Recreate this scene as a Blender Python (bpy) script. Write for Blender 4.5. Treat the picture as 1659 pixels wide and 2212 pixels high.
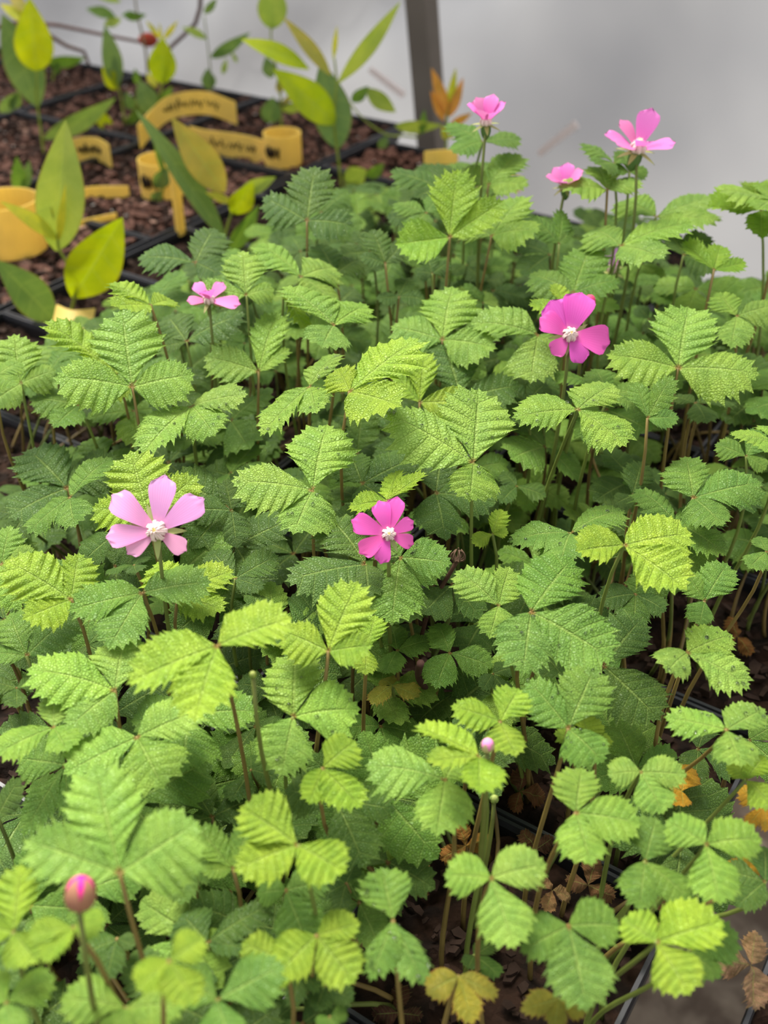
import bpy, math, random
import numpy as np
from mathutils import Vector, Matrix

for o in list(bpy.data.objects): bpy.data.objects.remove(o)
SC = bpy.context.scene
COL = SC.collection
RNG = random.Random(7)

# ------------------------------------------------------------------ camera
F = 2300.0; PW, PH = 1659, 2212
PITCH = math.radians(36.0)
CAM = Vector((0.0, 0.0, 0.38))
cam = bpy.data.cameras.new('camera'); camo = bpy.data.objects.new('camera', cam); COL.objects.link(camo)
camo.location = CAM; camo.rotation_euler = (math.pi/2 - PITCH, 0, 0)
cam.sensor_fit = 'VERTICAL'; cam.sensor_height = 36.0; cam.lens = 36.0*F/PH
cam.clip_start = 0.01; cam.clip_end = 100
cam.dof.use_dof = True; cam.dof.focus_distance = 0.44; cam.dof.aperture_fstop = 9.5
SC.camera = camo

# ------------------------------------------------------------------ light
w = bpy.data.worlds.new('overcast_sky'); SC.world = w; w.use_nodes = True
wn = w.node_tree.nodes; wl = w.node_tree.links
bg = wn['Background']; bg.inputs['Strength'].default_value = 0.46
bg.inputs['Color'].default_value = (0.96, 0.98, 1.0, 1)
sun = bpy.data.lights.new('sun', 'SUN'); sun.energy = 6.2; sun.angle = math.radians(42); sun.color = (1.0, 0.96, 0.88)
suno = bpy.data.objects.new('sun', sun); COL.objects.link(suno)
suno.rotation_euler = (math.radians(-28), math.radians(-14), 0)
vs = SC.view_settings
vs.view_transform = 'Standard'; vs.look = 'None'; vs.gamma = 1.0; vs.exposure = 1.1; vs.use_curve_mapping = False

# ------------------------------------------------------------------ helpers
def ray(px, py):
    x = (px - PW/2)/F; y = -(py - PH/2)/F
    return Vector((x, math.cos(PITCH) + y*math.sin(PITCH), -math.sin(PITCH) + y*math.cos(PITCH)))
def at_z(px, py, z):
    d = ray(px, py); return CAM + d*((z - CAM.z)/d.z)
def at_t(px, py, t):
    return CAM + ray(px, py)*t
def depth(p):
    q = p - CAM; return q.y*math.cos(PITCH) - q.z*math.sin(PITCH)
def proj(p):
    q = p - CAM; zc = depth(p); yc = q.y*math.sin(PITCH) + q.z*math.cos(PITCH)
    return PW/2 + F*q.x/zc, PH/2 - F*yc/zc, zc
def canopy(y):
    return 0.098 + 0.105*min(1, max(0, (y - 0.16)/0.66))
def at_canopy(px, py, dz=0.0):
    lo, hi = 0.1, 3.0
    for _ in range(50):
        m = (lo + hi)/2; p = at_t(px, py, m)
        if p.z > canopy(p.y) + dz: lo = m
        else: hi = m
    return at_t(px, py, lo)
UX = Vector((0.835, -0.55, 0)).normalized(); VX = Vector((0.55, 0.835, 0)).normalized()
def ab(a, b, z=0.0):
    p = UX*a + VX*b; return Vector((p.x, p.y, z))
def to_ab(p): return p.x*UX.x + p.y*UX.y, p.x*VX.x + p.y*VX.y

def mesh_obj(name, verts, faces, mat, parent=None, smooth=True, loc=None, uvs=None):
    me = bpy.data.meshes.new(name); me.from_pydata([tuple(v) for v in verts], [], faces)
    if uvs:
        for nm, data in uvs.items():
            l = me.uv_layers.new(name=nm)
            idx = np.empty(len(me.loops), dtype=np.int32); me.loops.foreach_get('vertex_index', idx)
            l.data.foreach_set('uv', np.asarray(data, dtype=np.float32)[idx].ravel())
    if smooth: me.polygons.foreach_set('use_smooth', [True]*len(me.polygons))
    me.materials.append(mat); me.update()
    return link(name, me, parent, loc)
def link(name, me, parent=None, loc=None):
    o = bpy.data.objects.new(name, me); COL.objects.link(o)
    if parent is not None: o.parent = parent
    if loc is not None: o.location = loc
    return o
def tag(o, label=None, cat=None, group=None, kind=None):
    if label: o['label'] = label
    if cat: o['category'] = cat
    if group: o['group'] = group
    if kind: o['kind'] = kind
    return o
def empty(name, loc):
    o = bpy.data.objects.new(name, None); COL.objects.link(o); o.location = loc; o.empty_display_size = 0.01
    return o
def bez(p0, p1, p2, p3, n):
    out = []
    for i in range(n + 1):
        t = i/n; s = 1 - t
        out.append(p0*(s*s*s) + p1*(3*s*s*t) + p2*(3*s*t*t) + p3*(t*t*t))
    return out
def tube(path, r0, r1, k=6, off=0):
    vs_, fs = [], []
    n = len(path); up = Vector((0.3, 0.9, 0.2))
    for i, p in enumerate(path):
        t = (path[min(i+1, n-1)] - path[max(i-1, 0)]).normalized()
        a = t.cross(up)
        if a.length < 1e-4: a = t.cross(Vector((1, 0, 0)))
        a.normalize(); b = t.cross(a)
        r = r0 + (r1 - r0)*i/(n - 1)
        for j in range(k):
            an = 2*math.pi*j/k
            vs_.append(p + a*(math.cos(an)*r) + b*(math.sin(an)*r))
    for i in range(n - 1):
        for j in range(k):
            fs.append((off + i*k + j, off + i*k + (j+1) % k, off + (i+1)*k + (j+1) % k, off + (i+1)*k + j))
    fs.append(tuple(off + j for j in range(k))[::-1]); fs.append(tuple(off + (n-1)*k + j for j in range(k)))
    return vs_, fs
def box(cx, cy, cz, sx, sy, sz, off=0, ax=None, ay=None):
    ax = ax or Vector((1, 0, 0)); ay = ay or Vector((0, 1, 0)); az = Vector((0, 0, 1)); c = Vector((cx, cy, cz))
    v = [c + ax*(i*sx/2) + ay*(j*sy/2) + az*(k*sz/2) for k in (-1, 1) for j in (-1, 1) for i in (-1, 1)]
    f = [(0, 2, 3, 1), (4, 5, 7, 6), (0, 1, 5, 4), (2, 6, 7, 3), (0, 4, 6, 2), (1, 3, 7, 5)]
    return v, [tuple(off + i for i in q) for q in f]
def spline(pts, u):
    # Catmull-Rom over u in 0..1
    n = len(pts) - 1; x = min(u*n, n - 1e-6); i = int(x); t = x - i
    p = [pts[max(0, min(n, i + k))] for k in (-1, 0, 1, 2)]
    out = []
    for d in range(2):
        a, b, c, e = (q[d] for q in p)
        out.append(0.5*((2*b) + (c - a)*t + (2*a - 5*b + 4*c - e)*t*t + (3*b - a - 3*c + e)*t**3))
    return out

# ------------------------------------------------------------------ materials
def new_mat(name):
    m = bpy.data.materials.new(name); m.use_nodes = True
    nt = m.node_tree; nt.nodes.clear()
    return m, nt
def N(nt, typ, **kw):
    n = nt.nodes.new(typ)
    for k, v in kw.items(): setattr(n, k, v)
    return n
def mth(nt, op, a, b=None, c=None, clamp=False):
    n = N(nt, 'ShaderNodeMath', operation=op); n.use_clamp = clamp
    for i, v in enumerate((a, b, c)):
        if v is None: continue
        if isinstance(v, (int, float)): n.inputs[i].default_value = v
        else: nt.links.new(v, n.inputs[i])
    return n.outputs[0]
def mixc(nt, fac, a, b, blend='MIX'):
    n = N(nt, 'ShaderNodeMix', data_type='RGBA', blend_type=blend)
    if isinstance(fac, (int, float)): n.inputs[0].default_value = fac
    else: nt.links.new(fac, n.inputs[0])
    for i, v in ((6, a), (7, b)):
        if isinstance(v, tuple): n.inputs[i].default_value = v if len(v) == 4 else v + (1,)
        else: nt.links.new(v, n.inputs[i])
    return n.outputs[2]
def maprange(nt, v, a, b, c, d):
    n = N(nt, 'ShaderNodeMapRange', interpolation_type='SMOOTHSTEP'); n.clamp = True
    nt.links.new(v, n.inputs[0])
    for i, x in enumerate((a, b, c, d)): n.inputs[i+1].default_value = x
    return n.outputs[0]

def leaf_material(name, veins=True, rough=0.48, trans=0.31, cell=28.0, bumpd=0.0009, spec=0.33, margin=0.0):
    m, nt = new_mat(name); L = nt.links
    oi = N(nt, 'ShaderNodeObjectInfo'); col = oi.outputs['Color']
    uv = N(nt, 'ShaderNodeUVMap'); uv.uv_map = 'vein'
    fl = N(nt, 'ShaderNodeUVMap'); fl.uv_map = 'flat'
    sep = N(nt, 'ShaderNodeSeparateXYZ'); L.new(uv.outputs[0], sep.inputs[0])
    U, V = sep.outputs[0], sep.outputs[1]
    fr = mth(nt, 'FRACT', mth(nt, 'ADD', U, 0.5)); dv = mth(nt, 'ABSOLUTE', mth(nt, 'SUBTRACT', fr, 0.5))
    vm = maprange(nt, dv, 0.02, 0.09, 1.0, 0.0)
    mid = maprange(nt, V, 0.02, 0.07, 1.0, 0.0)
    vein = mth(nt, 'MAXIMUM', mth(nt, 'MULTIPLY', vm, 0.55), mid)
    # variation
    rnd = N(nt, 'ShaderNodeVectorMath', operation='ADD'); L.new(fl.outputs[0], rnd.inputs[0]); L.new(oi.outputs['Random'], rnd.inputs[1])
    ns = N(nt, 'ShaderNodeTexNoise'); ns.inputs['Scale'].default_value = 3.2; ns.inputs['Detail'].default_value = 4
    L.new(rnd.outputs[0], ns.inputs['Vector'])
    vor = N(nt, 'ShaderNodeTexVoronoi', feature='DISTANCE_TO_EDGE'); vor.inputs['Scale'].default_value = cell
    L.new(rnd.outputs[0], vor.inputs['Vector'])
    ve = maprange(nt, vor.outputs['Distance'], 0.0, 0.25, 0.0, 1.0)
    c1 = mixc(nt, maprange(nt, ns.outputs[0], 0.3, 0.7, 0.0, 1.0), (0.80, 0.86, 0.80), (1.16, 1.10, 1.05))
    c = mixc(nt, 1.0, col, c1, 'MULTIPLY')
    c = mixc(nt, mth(nt, 'MULTIPLY', mth(nt, 'SUBTRACT', 1.0, ve), 0.22), c, mixc(nt, 1.0, c, (0.6, 0.72, 0.5), 'MULTIPLY'))
    light = mixc(nt, 0.55, c, (0.42, 0.55, 0.14))
    c = mixc(nt, mth(nt, 'MULTIPLY', vein, 0.55), c, light)
    if margin:
        c = mixc(nt, mth(nt, 'MULTIPLY', maprange(nt, V, 0.9, 1.0, 0.0, 1.0), margin), c, (0.35, 0.12, 0.03))
    ln_ = N(nt, 'ShaderNodeVectorMath', operation='LENGTH'); L.new(fl.outputs[0], ln_.inputs[0])
    if name == 'raspberry_leaf': c = mixc(nt, maprange(nt, ln_.outputs['Value'], 0.015, 0.075, 0.75, 0.0), c, (0.26, 0.09, 0.03))
    geo = N(nt, 'ShaderNodeNewGeometry')
    under = mixc(nt, 0.35, c, (0.34, 0.45, 0.22))
    c2 = mixc(nt, geo.outputs['Backfacing'], c, under)
    hgt = mth(nt, 'SUBTRACT', mth(nt, 'ADD', mth(nt, 'MULTIPLY', ve, 0.6), mth(nt, 'MULTIPLY', ns.outputs[0], 0.4)), mth(nt, 'MULTIPLY', vein, 1.1))
    bp = N(nt, 'ShaderNodeBump'); bp.inputs['Strength'].default_value = 0.75; bp.inputs['Distance'].default_value = bumpd
    L.new(hgt, bp.inputs['Height'])
    p = N(nt, 'ShaderNodeBsdfPrincipled'); L.new(c2, p.inputs['Base Color']); p.inputs['Roughness'].default_value = rough
    p.inputs['Specular IOR Level'].default_value = spec; L.new(bp.outputs[0], p.inputs['Normal'])
    t = N(nt, 'ShaderNodeBsdfTranslucent'); tc = mixc(nt, 1.0, c, (1.25, 1.2, 0.45), 'MULTIPLY'); L.new(tc, t.inputs['Color']); L.new(bp.outputs[0], t.inputs['Normal'])
    mx = N(nt, 'ShaderNodeMixShader'); mx.inputs[0].default_value = trans
    L.new(p.outputs[0], mx.inputs[1]); L.new(t.outputs[0], mx.inputs[2])
    out = N(nt, 'ShaderNodeOutputMaterial'); L.new(mx.outputs[0], out.inputs[0])
    return m
def petal_material():
    m, nt = new_mat('petal'); L = nt.links
    oi = N(nt, 'ShaderNodeObjectInfo'); uv = N(nt, 'ShaderNodeUVMap'); uv.uv_map = 'vein'
    sep = N(nt, 'ShaderNodeSeparateXYZ'); L.new(uv.outputs[0], sep.inputs[0])
    wv = mth(nt, 'SINE', mth(nt, 'MULTIPLY', sep.outputs[0], 34.0))
    ln = mth(nt, 'MULTIPLY', maprange(nt, wv, 0.2, 1.0, 0.0, 0.65), maprange(nt, sep.outputs[1], 0.0, 0.95, 1.0, 0.15))
    dark = mixc(nt, 1.0, oi.outputs['Color'], (0.88, 0.5, 0.75), 'MULTIPLY')
    c = mixc(nt, ln, oi.outputs['Color'], dark)
    c = mixc(nt, maprange(nt, sep.outputs[1], 0.0, 0.22, 0.45, 0.0), c, (0.85, 0.45, 0.62))
    p = N(nt, 'ShaderNodeBsdfPrincipled'); L.new(c, p.inputs['Base Color']); p.inputs['Roughness'].default_value = 0.55
    p.inputs['Specular IOR Level'].default_value = 0.25
    t = N(nt, 'ShaderNodeBsdfTranslucent'); L.new(c, t.inputs['Color'])
    mx = N(nt, 'ShaderNodeMixShader'); mx.inputs[0].default_value = 0.35
    L.new(p.outputs[0], mx.inputs[1]); L.new(t.outputs[0], mx.inputs[2])
    out = N(nt, 'ShaderNodeOutputMaterial'); L.new(mx.outputs[0], out.inputs[0])
    return m
def plain(name, col, rough=0.6, spec=0.3, noise=0.0, scale=40.0, objcol=False, bump=0.0, trans=0.0, col2=None):
    m, nt = new_mat(name); L = nt.links
    p = N(nt, 'ShaderNodeBsdfPrincipled'); p.inputs['Roughness'].default_value = rough; p.inputs['Specular IOR Level'].default_value = spec
    tc = N(nt, 'ShaderNodeTexCoord')
    ns = N(nt, 'ShaderNodeTexNoise'); ns.inputs['Scale'].default_value = scale; ns.inputs['Detail'].default_value = 6
    L.new(tc.outputs['Object'], ns.inputs['Vector'])
    if objcol: c = N(nt, 'ShaderNodeObjectInfo').outputs['Color']
    else:
        r = N(nt, 'ShaderNodeRGB'); r.outputs[0].default_value = col + (1,); c = r.outputs[0]
    if col2: c = mixc(nt, maprange(nt, ns.outputs[0], 0.38, 0.62, 0, 1), c, col2)
    elif noise: c = mixc(nt, maprange(nt, ns.outputs[0], 0.3, 0.7, 0, noise), c, mixc(nt, 1.0, c, (0.45, 0.42, 0.4), 'MULTIPLY'))
    L.new(c, p.inputs['Base Color'])
    if bump:
        b = N(nt, 'ShaderNodeBump'); b.inputs['Distance'].default_value = bump; L.new(ns.outputs[0], b.inputs['Height']); L.new(b.outputs[0], p.inputs['Normal'])
    sh = p.outputs[0]
    if trans:
        t = N(nt, 'ShaderNodeBsdfTranslucent'); L.new(c, t.inputs['Color'])
        mx = N(nt, 'ShaderNodeMixShader'); mx.inputs[0].default_value = trans
        L.new(p.outputs[0], mx.inputs[1]); L.new(t.outputs[0], mx.inputs[2]); sh = mx.outputs[0]
    out = N(nt, 'ShaderNodeOutputMaterial'); L.new(sh, out.inputs[0])
    return m
M_LEAF = leaf_material('raspberry_leaf')
M_OLD = leaf_material('ageing_leaf', margin=0.8, trans=0.25)
M_DEAD = leaf_material('dead_leaf', rough=0.8, trans=0.1, spec=0.1)
M_BLUE = leaf_material('blueberry_leaf', rough=0.5, trans=0.42, cell=45.0, bumpd=0.0002, margin=0.35)
M_PETAL = petal_material()
M_STALK = plain('stalk', (0.2, 0.16, 0.05), 0.5, 0.35, noise=0.5, scale=60, objcol=True, trans=0.12)
M_SEPAL = plain('sepal', (0.3, 0.34, 0.1), 0.6, 0.2, objcol=True, trans=0.2)
M_STAMEN = plain('stamen', (0.95, 0.74, 0.70), 0.5, 0.3, trans=0.15)
M_PISTIL = plain('pistil', (0.75, 0.60, 0.18), 0.5, 0.3)
M_SOIL = plain('potting_soil', (0.034, 0.018, 0.012), 0.9, 0.1, scale=90, col2=(0.012, 0.008, 0.006), bump=0.004)
M_BARK = plain('bark_chip', (0.12, 0.055, 0.035), 0.85, 0.15, noise=0.8, scale=120, objcol=True, bump=0.001)
M_POT = plain('black_plastic', (0.012, 0.012, 0.014), 0.38, 0.5, noise=0.3, scale=30)
M_RIM = plain('pot_rim_plastic', (0.035, 0.036, 0.042), 0.35, 0.5, noise=0.4, scale=60)
M_TAG = plain('yellow_tag', (1.0, 0.80, 0.24), 0.45, 0.35, noise=0.15, scale=40, trans=0.5)
M_INK = plain('ink', (0.02, 0.015, 0.012), 0.6, 0.2)
M_WOOD = plain('weathered_wood', (0.055, 0.043, 0.033), 0.85, 0.15, noise=0.6, scale=30, bump=0.001)
M_GRAVEL = plain('gravel', (0.30, 0.24, 0.18), 0.9, 0.1, scale=25, col2=(0.16, 0.12, 0.09), bump=0.01)
M_POST = plain('post_wood', (0.20, 0.172, 0.145), 0.75, 0.2, noise=0.4, scale=8)
M_TWIG = plain('twig', (0.16, 0.10, 0.07), 0.8, 0.15, noise=0.5, scale=90, objcol=True)
M_PERL = plain('perlite', (0.62, 0.58, 0.53), 0.9, 0.1)

def film_material():
    m, nt = new_mat('greenhouse_film'); L = nt.links
    tc = N(nt, 'ShaderNodeTexCoord')
    ns = N(nt, 'ShaderNodeTexNoise'); ns.inputs['Scale'].default_value = 2.2; ns.inputs['Detail'].default_value = 3
    L.new(tc.outputs['Object'], ns.inputs['Vector'])
    c = mixc(nt, maprange(nt, ns.outputs[0], 0.35, 0.65, 0, 1), (0.228, 0.236, 0.258), (0.33, 0.336, 0.352))
    t = N(nt, 'ShaderNodeBsdfTranslucent'); L.new(c, t.inputs['Color'])
    d = N(nt, 'ShaderNodeBsdfPrincipled'); L.new(c, d.inputs['Base Color']); d.inputs['Roughness'].default_value = 0.3
    mx = N(nt, 'ShaderNodeMixShader'); mx.inputs[0].default_value = 0.35
    L.new(t.outputs[0], mx.inputs[1]); L.new(d.outputs[0], mx.inputs[2])
    out = N(nt, 'ShaderNodeOutputMaterial'); L.new(mx.outputs[0], out.inputs[0])
    return m
M_FILM = film_material()

# ------------------------------------------------------------------ setting
BENCH_Z = -0.10
v, f = [], []
n = 24
for j in range(n):
    for i in range(n):
        a = -2.6 + 5.2*i/(n-1); b = -1.5 + 5.5*j/(n-1); v.append(ab(a, b, -0.75))
for j in range(n-1):
    for i in range(n-1): f.append((j*n+i, j*n+i+1, (j+1)*n+i+1, (j+1)*n+i))
tag(mesh_obj('floor', v, f, M_GRAVEL), 'gravel ground under the bench', None, kind='structure')
# film wall, slightly leaning with creases
v, f = [], []
NI, NJ = 160, 60
FILM_B = 1.42
wr = random.Random(3)
cre = [(-0.55, 0.25, 0.5), (0.15, 0.1, -0.35), (-0.2, 0.3, -0.5), (-1.0, 0.2, 0.4)]
for j in range(NJ):
    for i in range(NI):
        a = -4.6 + 6.0*i/(NI-1); z = -0.76 + 2.6*j/(NJ-1)
        off = 0.012*math.sin(a*5 + z*3) + 0.008*math.sin(a*11 - z*6) + 0.10*max(0, z)**2
        for (ca, cz, sl) in cre:
            d = (a - ca) - (z - cz)/max(abs(sl), .01)*(1 if sl > 0 else -1)
            off += 0.012*math.exp(-(d/0.05)**2)
        v.append(ab(a, FILM_B - off, z))
for j in range(NJ-1):
    for i in range(NI-1): f.append((j*NI+i, j*NI+i+1, (j+1)*NI+i+1, (j+1)*NI+i))
tag(mesh_obj('wall_back', v, f, M_FILM), 'grey translucent plastic film of the greenhouse side', None, kind='structure')
# hoop post in front of the film
pb = at_z(935, 330, 0.0)
a0, _ = to_ab(pb)
base = None
# find the point at b = 1.24 on the pixel ray (935,300)
def at_b(px, py, b):
    d = ray(px, py); t = (b - to_ab(CAM)[1])/to_ab(d)[1]; return CAM + d*t
q1 = at_b(933, 300, 1.26); q0 = at_b(910, 0, 1.235)
dirp = (q0 - q1)
path = [q1 + dirp*t - VX*0.02*max(0, t - 1)**2 for t in [x/6 for x in range(-34, 20)]]
path = [p for p in path if p.z > -0.75]
vv, ff = [], []
for i, p in enumerate(path):
    for (x, y) in ((-.015, -.015), (.015, -.015), (.015, .015), (-.015, .015)): vv.append(p + UX*x + VX*y)
for i in range(len(path)-1):
    for j in range(4): ff.append((i*4+j, i*4+(j+1) % 4, (i+1)*4+(j+1) % 4, (i+1)*4+j))
ff.append((0, 1, 2, 3)); k = len(path)-1; ff.append((4*k+3, 4*k+2, 4*k+1, 4*k))
tag(mesh_obj('hoop_post', vv, ff, M_POST, smooth=False), 'brown grey hoop post standing in front of the plastic film', 'post')

# bench of boards
bench = empty('bench', ab(-0.5, 0.5, -0.75)); tag(bench, 'weathered wooden bench carrying the black nursery pots', 'bench')
for i in range(17):
    a = -2.004 + 0.142*i
    if i == 14: continue
    e1 = 1.13 if a < -0.45 else 0.93
    vv, ff = box(0, 0, 0, 0.128, e1 + 0.55, 0.022, 0, UX, VX)
    c = ab(a, (e1 - 0.55)/2, BENCH_Z - 0.011); mesh_obj('board', vv, ff, M_WOOD, bench, False, c - bench.location)
for b in (-0.45, 0.88):
    vv, ff = box(0, 0, 0, 2.4, 0.05, 0.08, 0, UX, VX)
    mesh_obj('bearer', vv, ff, M_WOOD, bench, False, ab(-0.868, b, BENCH_Z - 0.062) - bench.location)
    for a in (-1.95, 0.25):
        vv, ff = box(0, 0, 0, 0.06, 0.06, 0.548, 0, UX, VX)
        mesh_obj('bench_leg', vv, ff, M_WOOD, bench, False, ab(a, b, -0.476) - bench.location)

# ------------------------------------------------------------------ pots
def pot_meshes(S, Ht):
    k_ = 0.1085/S
    # square tapered pot, wall with a thickness, rolled rim, bumpy soil
    def loop(h, z): return [UX*(i*h) + VX*(j*h) + Vector((0, 0, z)) for (i, j) in ((-1, -1), (1, -1), (1, 1), (-1, 1))]
    h = S/2
    rings = [loop(h*0.80, -Ht), loop(h*(1 - .035*k_), 0.004), loop(h*(1 - .055*k_), 0.004), loop(h*(1 - .07*k_), -0.012)]
    v = sum(rings, []); f = [(3, 2, 1, 0)]
    for r in range(3):
        for j in range(4): f.append((r*4+j, r*4+(j+1) % 4, (r+1)*4+(j+1) % 4, (r+1)*4+j))
    body = (v, f)
    rr = [loop(h*(1 - .037*k_), -0.004), loop(h*(1 - .005*k_), -0.004), loop(h*(1 - .002*k_), 0.004), loop(h*(1 - .015*k_), 0.0075), loop(h*(1 - .045*k_), 0.0075), loop(h*(1 - .055*k_), 0.003)]
    v = sum(rr, []); f = []
    for r in range(5):
        for j in range(4): f.append((r*4+j, r*4+(j+1) % 4, (r+1)*4+(j+1) % 4, (r+1)*4+j))
    rim = (v, f)
    return body, rim
def soil_mesh(S, seed, n=14):
    r = random.Random(seed); h = S/2 - .0033; v = []; f = []
    for j in range(n):
        for i in range(n):
            v.append(UX*(-h + 2*h*i/(n-1)) + VX*(-h + 2*h*j/(n-1)) + Vector((0, 0, -0.002 + r.uniform(-0.004, 0.004))))
    for j in range(n-1):
        for i in range(n-1): f.append((j*n+i, j*n+i+1, (j+1)*n+i+1, (j+1)*n+i))
    return v, f
def mk(name, vf, mat, smooth):
    me = bpy.data.meshes.new(name); me.from_pydata([tuple(p) for p in vf[0]], [], vf[1]); me.materials.append(mat)
    if smooth: me.polygons.foreach_set('use_smooth', [True]*len(me.polygons))
    me.update(); return me
class PotKind:
    def __init__(s, S, Ht):
        b, r = pot_meshes(S, Ht); s.S = S
        s.body = mk('pot_body', b, M_POT, False); s.rim = mk('pot_rim', r, M_RIM, False)
        s.soil = [mk('soil', soil_mesh(S, k), M_SOIL, False) for k in range(3)]
PK = PotKind(0.1085, 0.0995); PB = PotKind(0.215, 0.0995)
def make_pot(kind, c, label, group, i):
    o = empty('nursery_pot', c + Vector((0, 0, -0.0995))); tag(o, label, 'pot', group)
    up = Vector((0, 0, 0.0995))
    link('pot_body', kind.body, o, up); link('pot_rim', kind.rim, o, up); link('soil', kind.soil[i % 3], o, up)
    return o
A0, B0, ST = -0.690, 0.055, 0.1085
POTS = {}
RPOTS = []
def in_view(p, m=150):
    x, y, z = proj(p); return z > 0.02 and -m < x < PW + m and -m < y < PH + m
for i in range(6):
    for j in range(8):
        if (i, j) in ((5, 7), (4, 7)): continue
        c = ab(A0 + ST*(i + .5), B0 + ST*(j + .5), 0.0)
        top = c + Vector((0, 0, 0.13))
        if in_view(c, 120) or in_view(top, 260):
            POTS[(i, j)] = c
for (i, j), c in POTS.items():
    RPOTS.append(make_pot(PK, c, 'small square black pot standing beneath the raspberry leaves', 'small pots under the raspberry bed', i*3 + j))
RIGHT = []
for j in range(3):
    c = ab(-0.004 + ST*0.5, 0.205 + ST*(j - .5), 0.0); RIGHT.append(c)
    RPOTS.append(make_pot(PK, c, 'small square black pot across the open bench gap from the raspberry bed', 'pots beyond the bench gap', j))
BPOTS, BSM = [], []
for i in range(5):
    for j in range(5):
        c = ab(A0 - 0.006 - 0.216*(i + .5), 0.02 + 0.216*(j + .5), 0.0)
        if in_view(c, 1500):
            BPOTS.append(make_pot(PB, c, 'large square black pot of bark soil under the blueberry seedlings', 'large blueberry pots', i + j))
# small pot behind the raspberry bed
for i in range(1):
    c = ab(-0.636 + ST*i, 0.979, 0.0)
    BSM.append(make_pot(PK, c, 'small square black pot of bark between raspberry bed and film', None, i))

# bark chips: one joined part on each pot, three variants shared
def chip_mesh(half, num, seed, smin, smax, mat):
    r = random.Random(seed); v, f = [], []
    for _ in range(num):
        p = UX*r.uniform(-half, half) + VX*r.uniform(-half, half)
        s = r.uniform(smin, smax)*r.choice((.6, 1, 1)); an = r.uniform(0, 6.28)
        X = Vector((math.cos(an), math.sin(an), r.uniform(-.4, .4))).normalized(); Y = Vector((-math.sin(an), math.cos(an), r.uniform(-.5, .5))).normalized(); Z = X.cross(Y)
        l, wd, h = s, s*r.uniform(.35, .7), s*r.uniform(.15, .4)
        o = len(v); ctr = p + Vector((0, 0, h*.3 + r.uniform(0, .003)))
        for k in (-1, 1):
            for (i, j) in ((-1, -.6), (-.2, -1), (1, -.5), (.8, .7), (-.5, 1)):
                v.append(ctr + X*(i*l*.5*r.uniform(.8, 1.1)) + Y*(j*wd*.5*r.uniform(.8, 1.1)) + Z*(k*h*.5))
        f.append(tuple(o + q for q in (4, 3, 2, 1, 0))); f.append(tuple(o + q for q in (5, 6, 7, 8, 9)))
        for q in range(5): f.append((o+q, o+(q+1) % 5, o+5+(q+1) % 5, o+5+q))
    return mk('mulch', (v, f), mat, False)
def mulch(pots, half, sets):
    for (name, num, smin, smax, mat, tint, seed) in sets:
        ms = [chip_mesh(half, num, seed + k, smin, smax, mat) for k in range(3)]
        for i, p in enumerate(pots):
            o = link(name, ms[i % 3], p, Vector((0, 0, 0.0995))); o.color = tint + (1,); o['kind'] = 'stuff'
mulch(BPOTS, .097, [('bark_chips', 330, .005, .018, M_BARK, (0.15, 0.074, 0.054), 5), ('pale_bark_chips', 70, .005, .014, M_BARK, (0.33, 0.20, 0.15), 75), ('bark_crumbs', 700, .004, .013, M_BARK, (0.045, 0.025, 0.019), 15), ('perlite', 42, .002, .0065, M_PERL, (1, 1, 1), 25)])
mulch(BSM, .046, [('bark_chips', 110, .006, .018, M_BARK, (0.17, 0.080, 0.056), 35), ('perlite', 8, .002, .006, M_PERL, (1, 1, 1), 45)])
mulch(RPOTS, .046, [('soil_crumbs', 130, .003, .010, M_BARK, (0.04, 0.023, 0.016), 55)])

# ------------------------------------------------------------------ leaflet meshes
TOOTH = [1.0, 0.30, 0.0, 0.55, 0.22, 0.60]
TOOTH4 = [1.0, 0.1, 0.5, 0.45]
def leaflet_geo(side_l, side_r, nv, K, J, fold, arch, pleat, curl, wav, tdepth, r, crumple=0.0):
    M = nv*K; T = TOOTH if K == 6 else TOOTH4
    V, UV, FL, Fc = [], [], [], []
    ph1, ph2 = r.uniform(0, 6.28), r.uniform(0, 6.28)
    dj = [r.uniform(.7, 1.25) for _ in range(2*(nv + 1))]
    for si, (sgn, pts) in enumerate(((-1, side_l), (1, side_r))):
        b0 = len(V)
        for c in range(M + 1):
            u = c/M; yo = 0.935*(u**1.12); px, py = spline(pts, u)
            ox, oy = px, py - yo
            ln = math.hypot(ox, oy) + 1e-6
            k = c % K; td = tdepth*T[k]*dj[si*(nv+1) + (c + K//2)//K]
            if c == 0: td = 0
            if u > .97: td *= .5
            fwd = td*0.55
            ex = px + ox/ln*td; ey = py + oy/ln*td*.6 + fwd
            for j in range(J + 1):
                t = j/J; t = t**0.85
                x = ex*t; y = yo + (ey - yo)*t - 0.05*t*(1-t)*ln
                z = fold*x - curl*x*x*2.0 + arch*4*y*(1-y)
                z += pleat*(-math.cos(2*math.pi*c/K))*(t**.8)*(1 - .35*t)*min(1, 3*ln)
                z += wav*math.sin(7*y + ph1 + sgn*1.3)*x*1.6 + wav*.5*math.sin(13*y + ph2)*x
                if crumple:
                    z += crumple*(math.sin(9*x*sgn + ph1)*math.cos(8*y + ph2) + .6*math.sin(17*y + 11*x + ph2)); 
                V.append((sgn*x, y, z)); UV.append((c/K, t)); FL.append((sgn*x, y))
        for c in range(M):
            for j in range(J):
                a = b0 + c*(J+1) + j; b = a + 1; d = a + (J+1); e = d + 1
                Fc.append((a, d, e, b) if sgn < 0 else (a, b, e, d))
    return V, Fc, UV, FL
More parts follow.
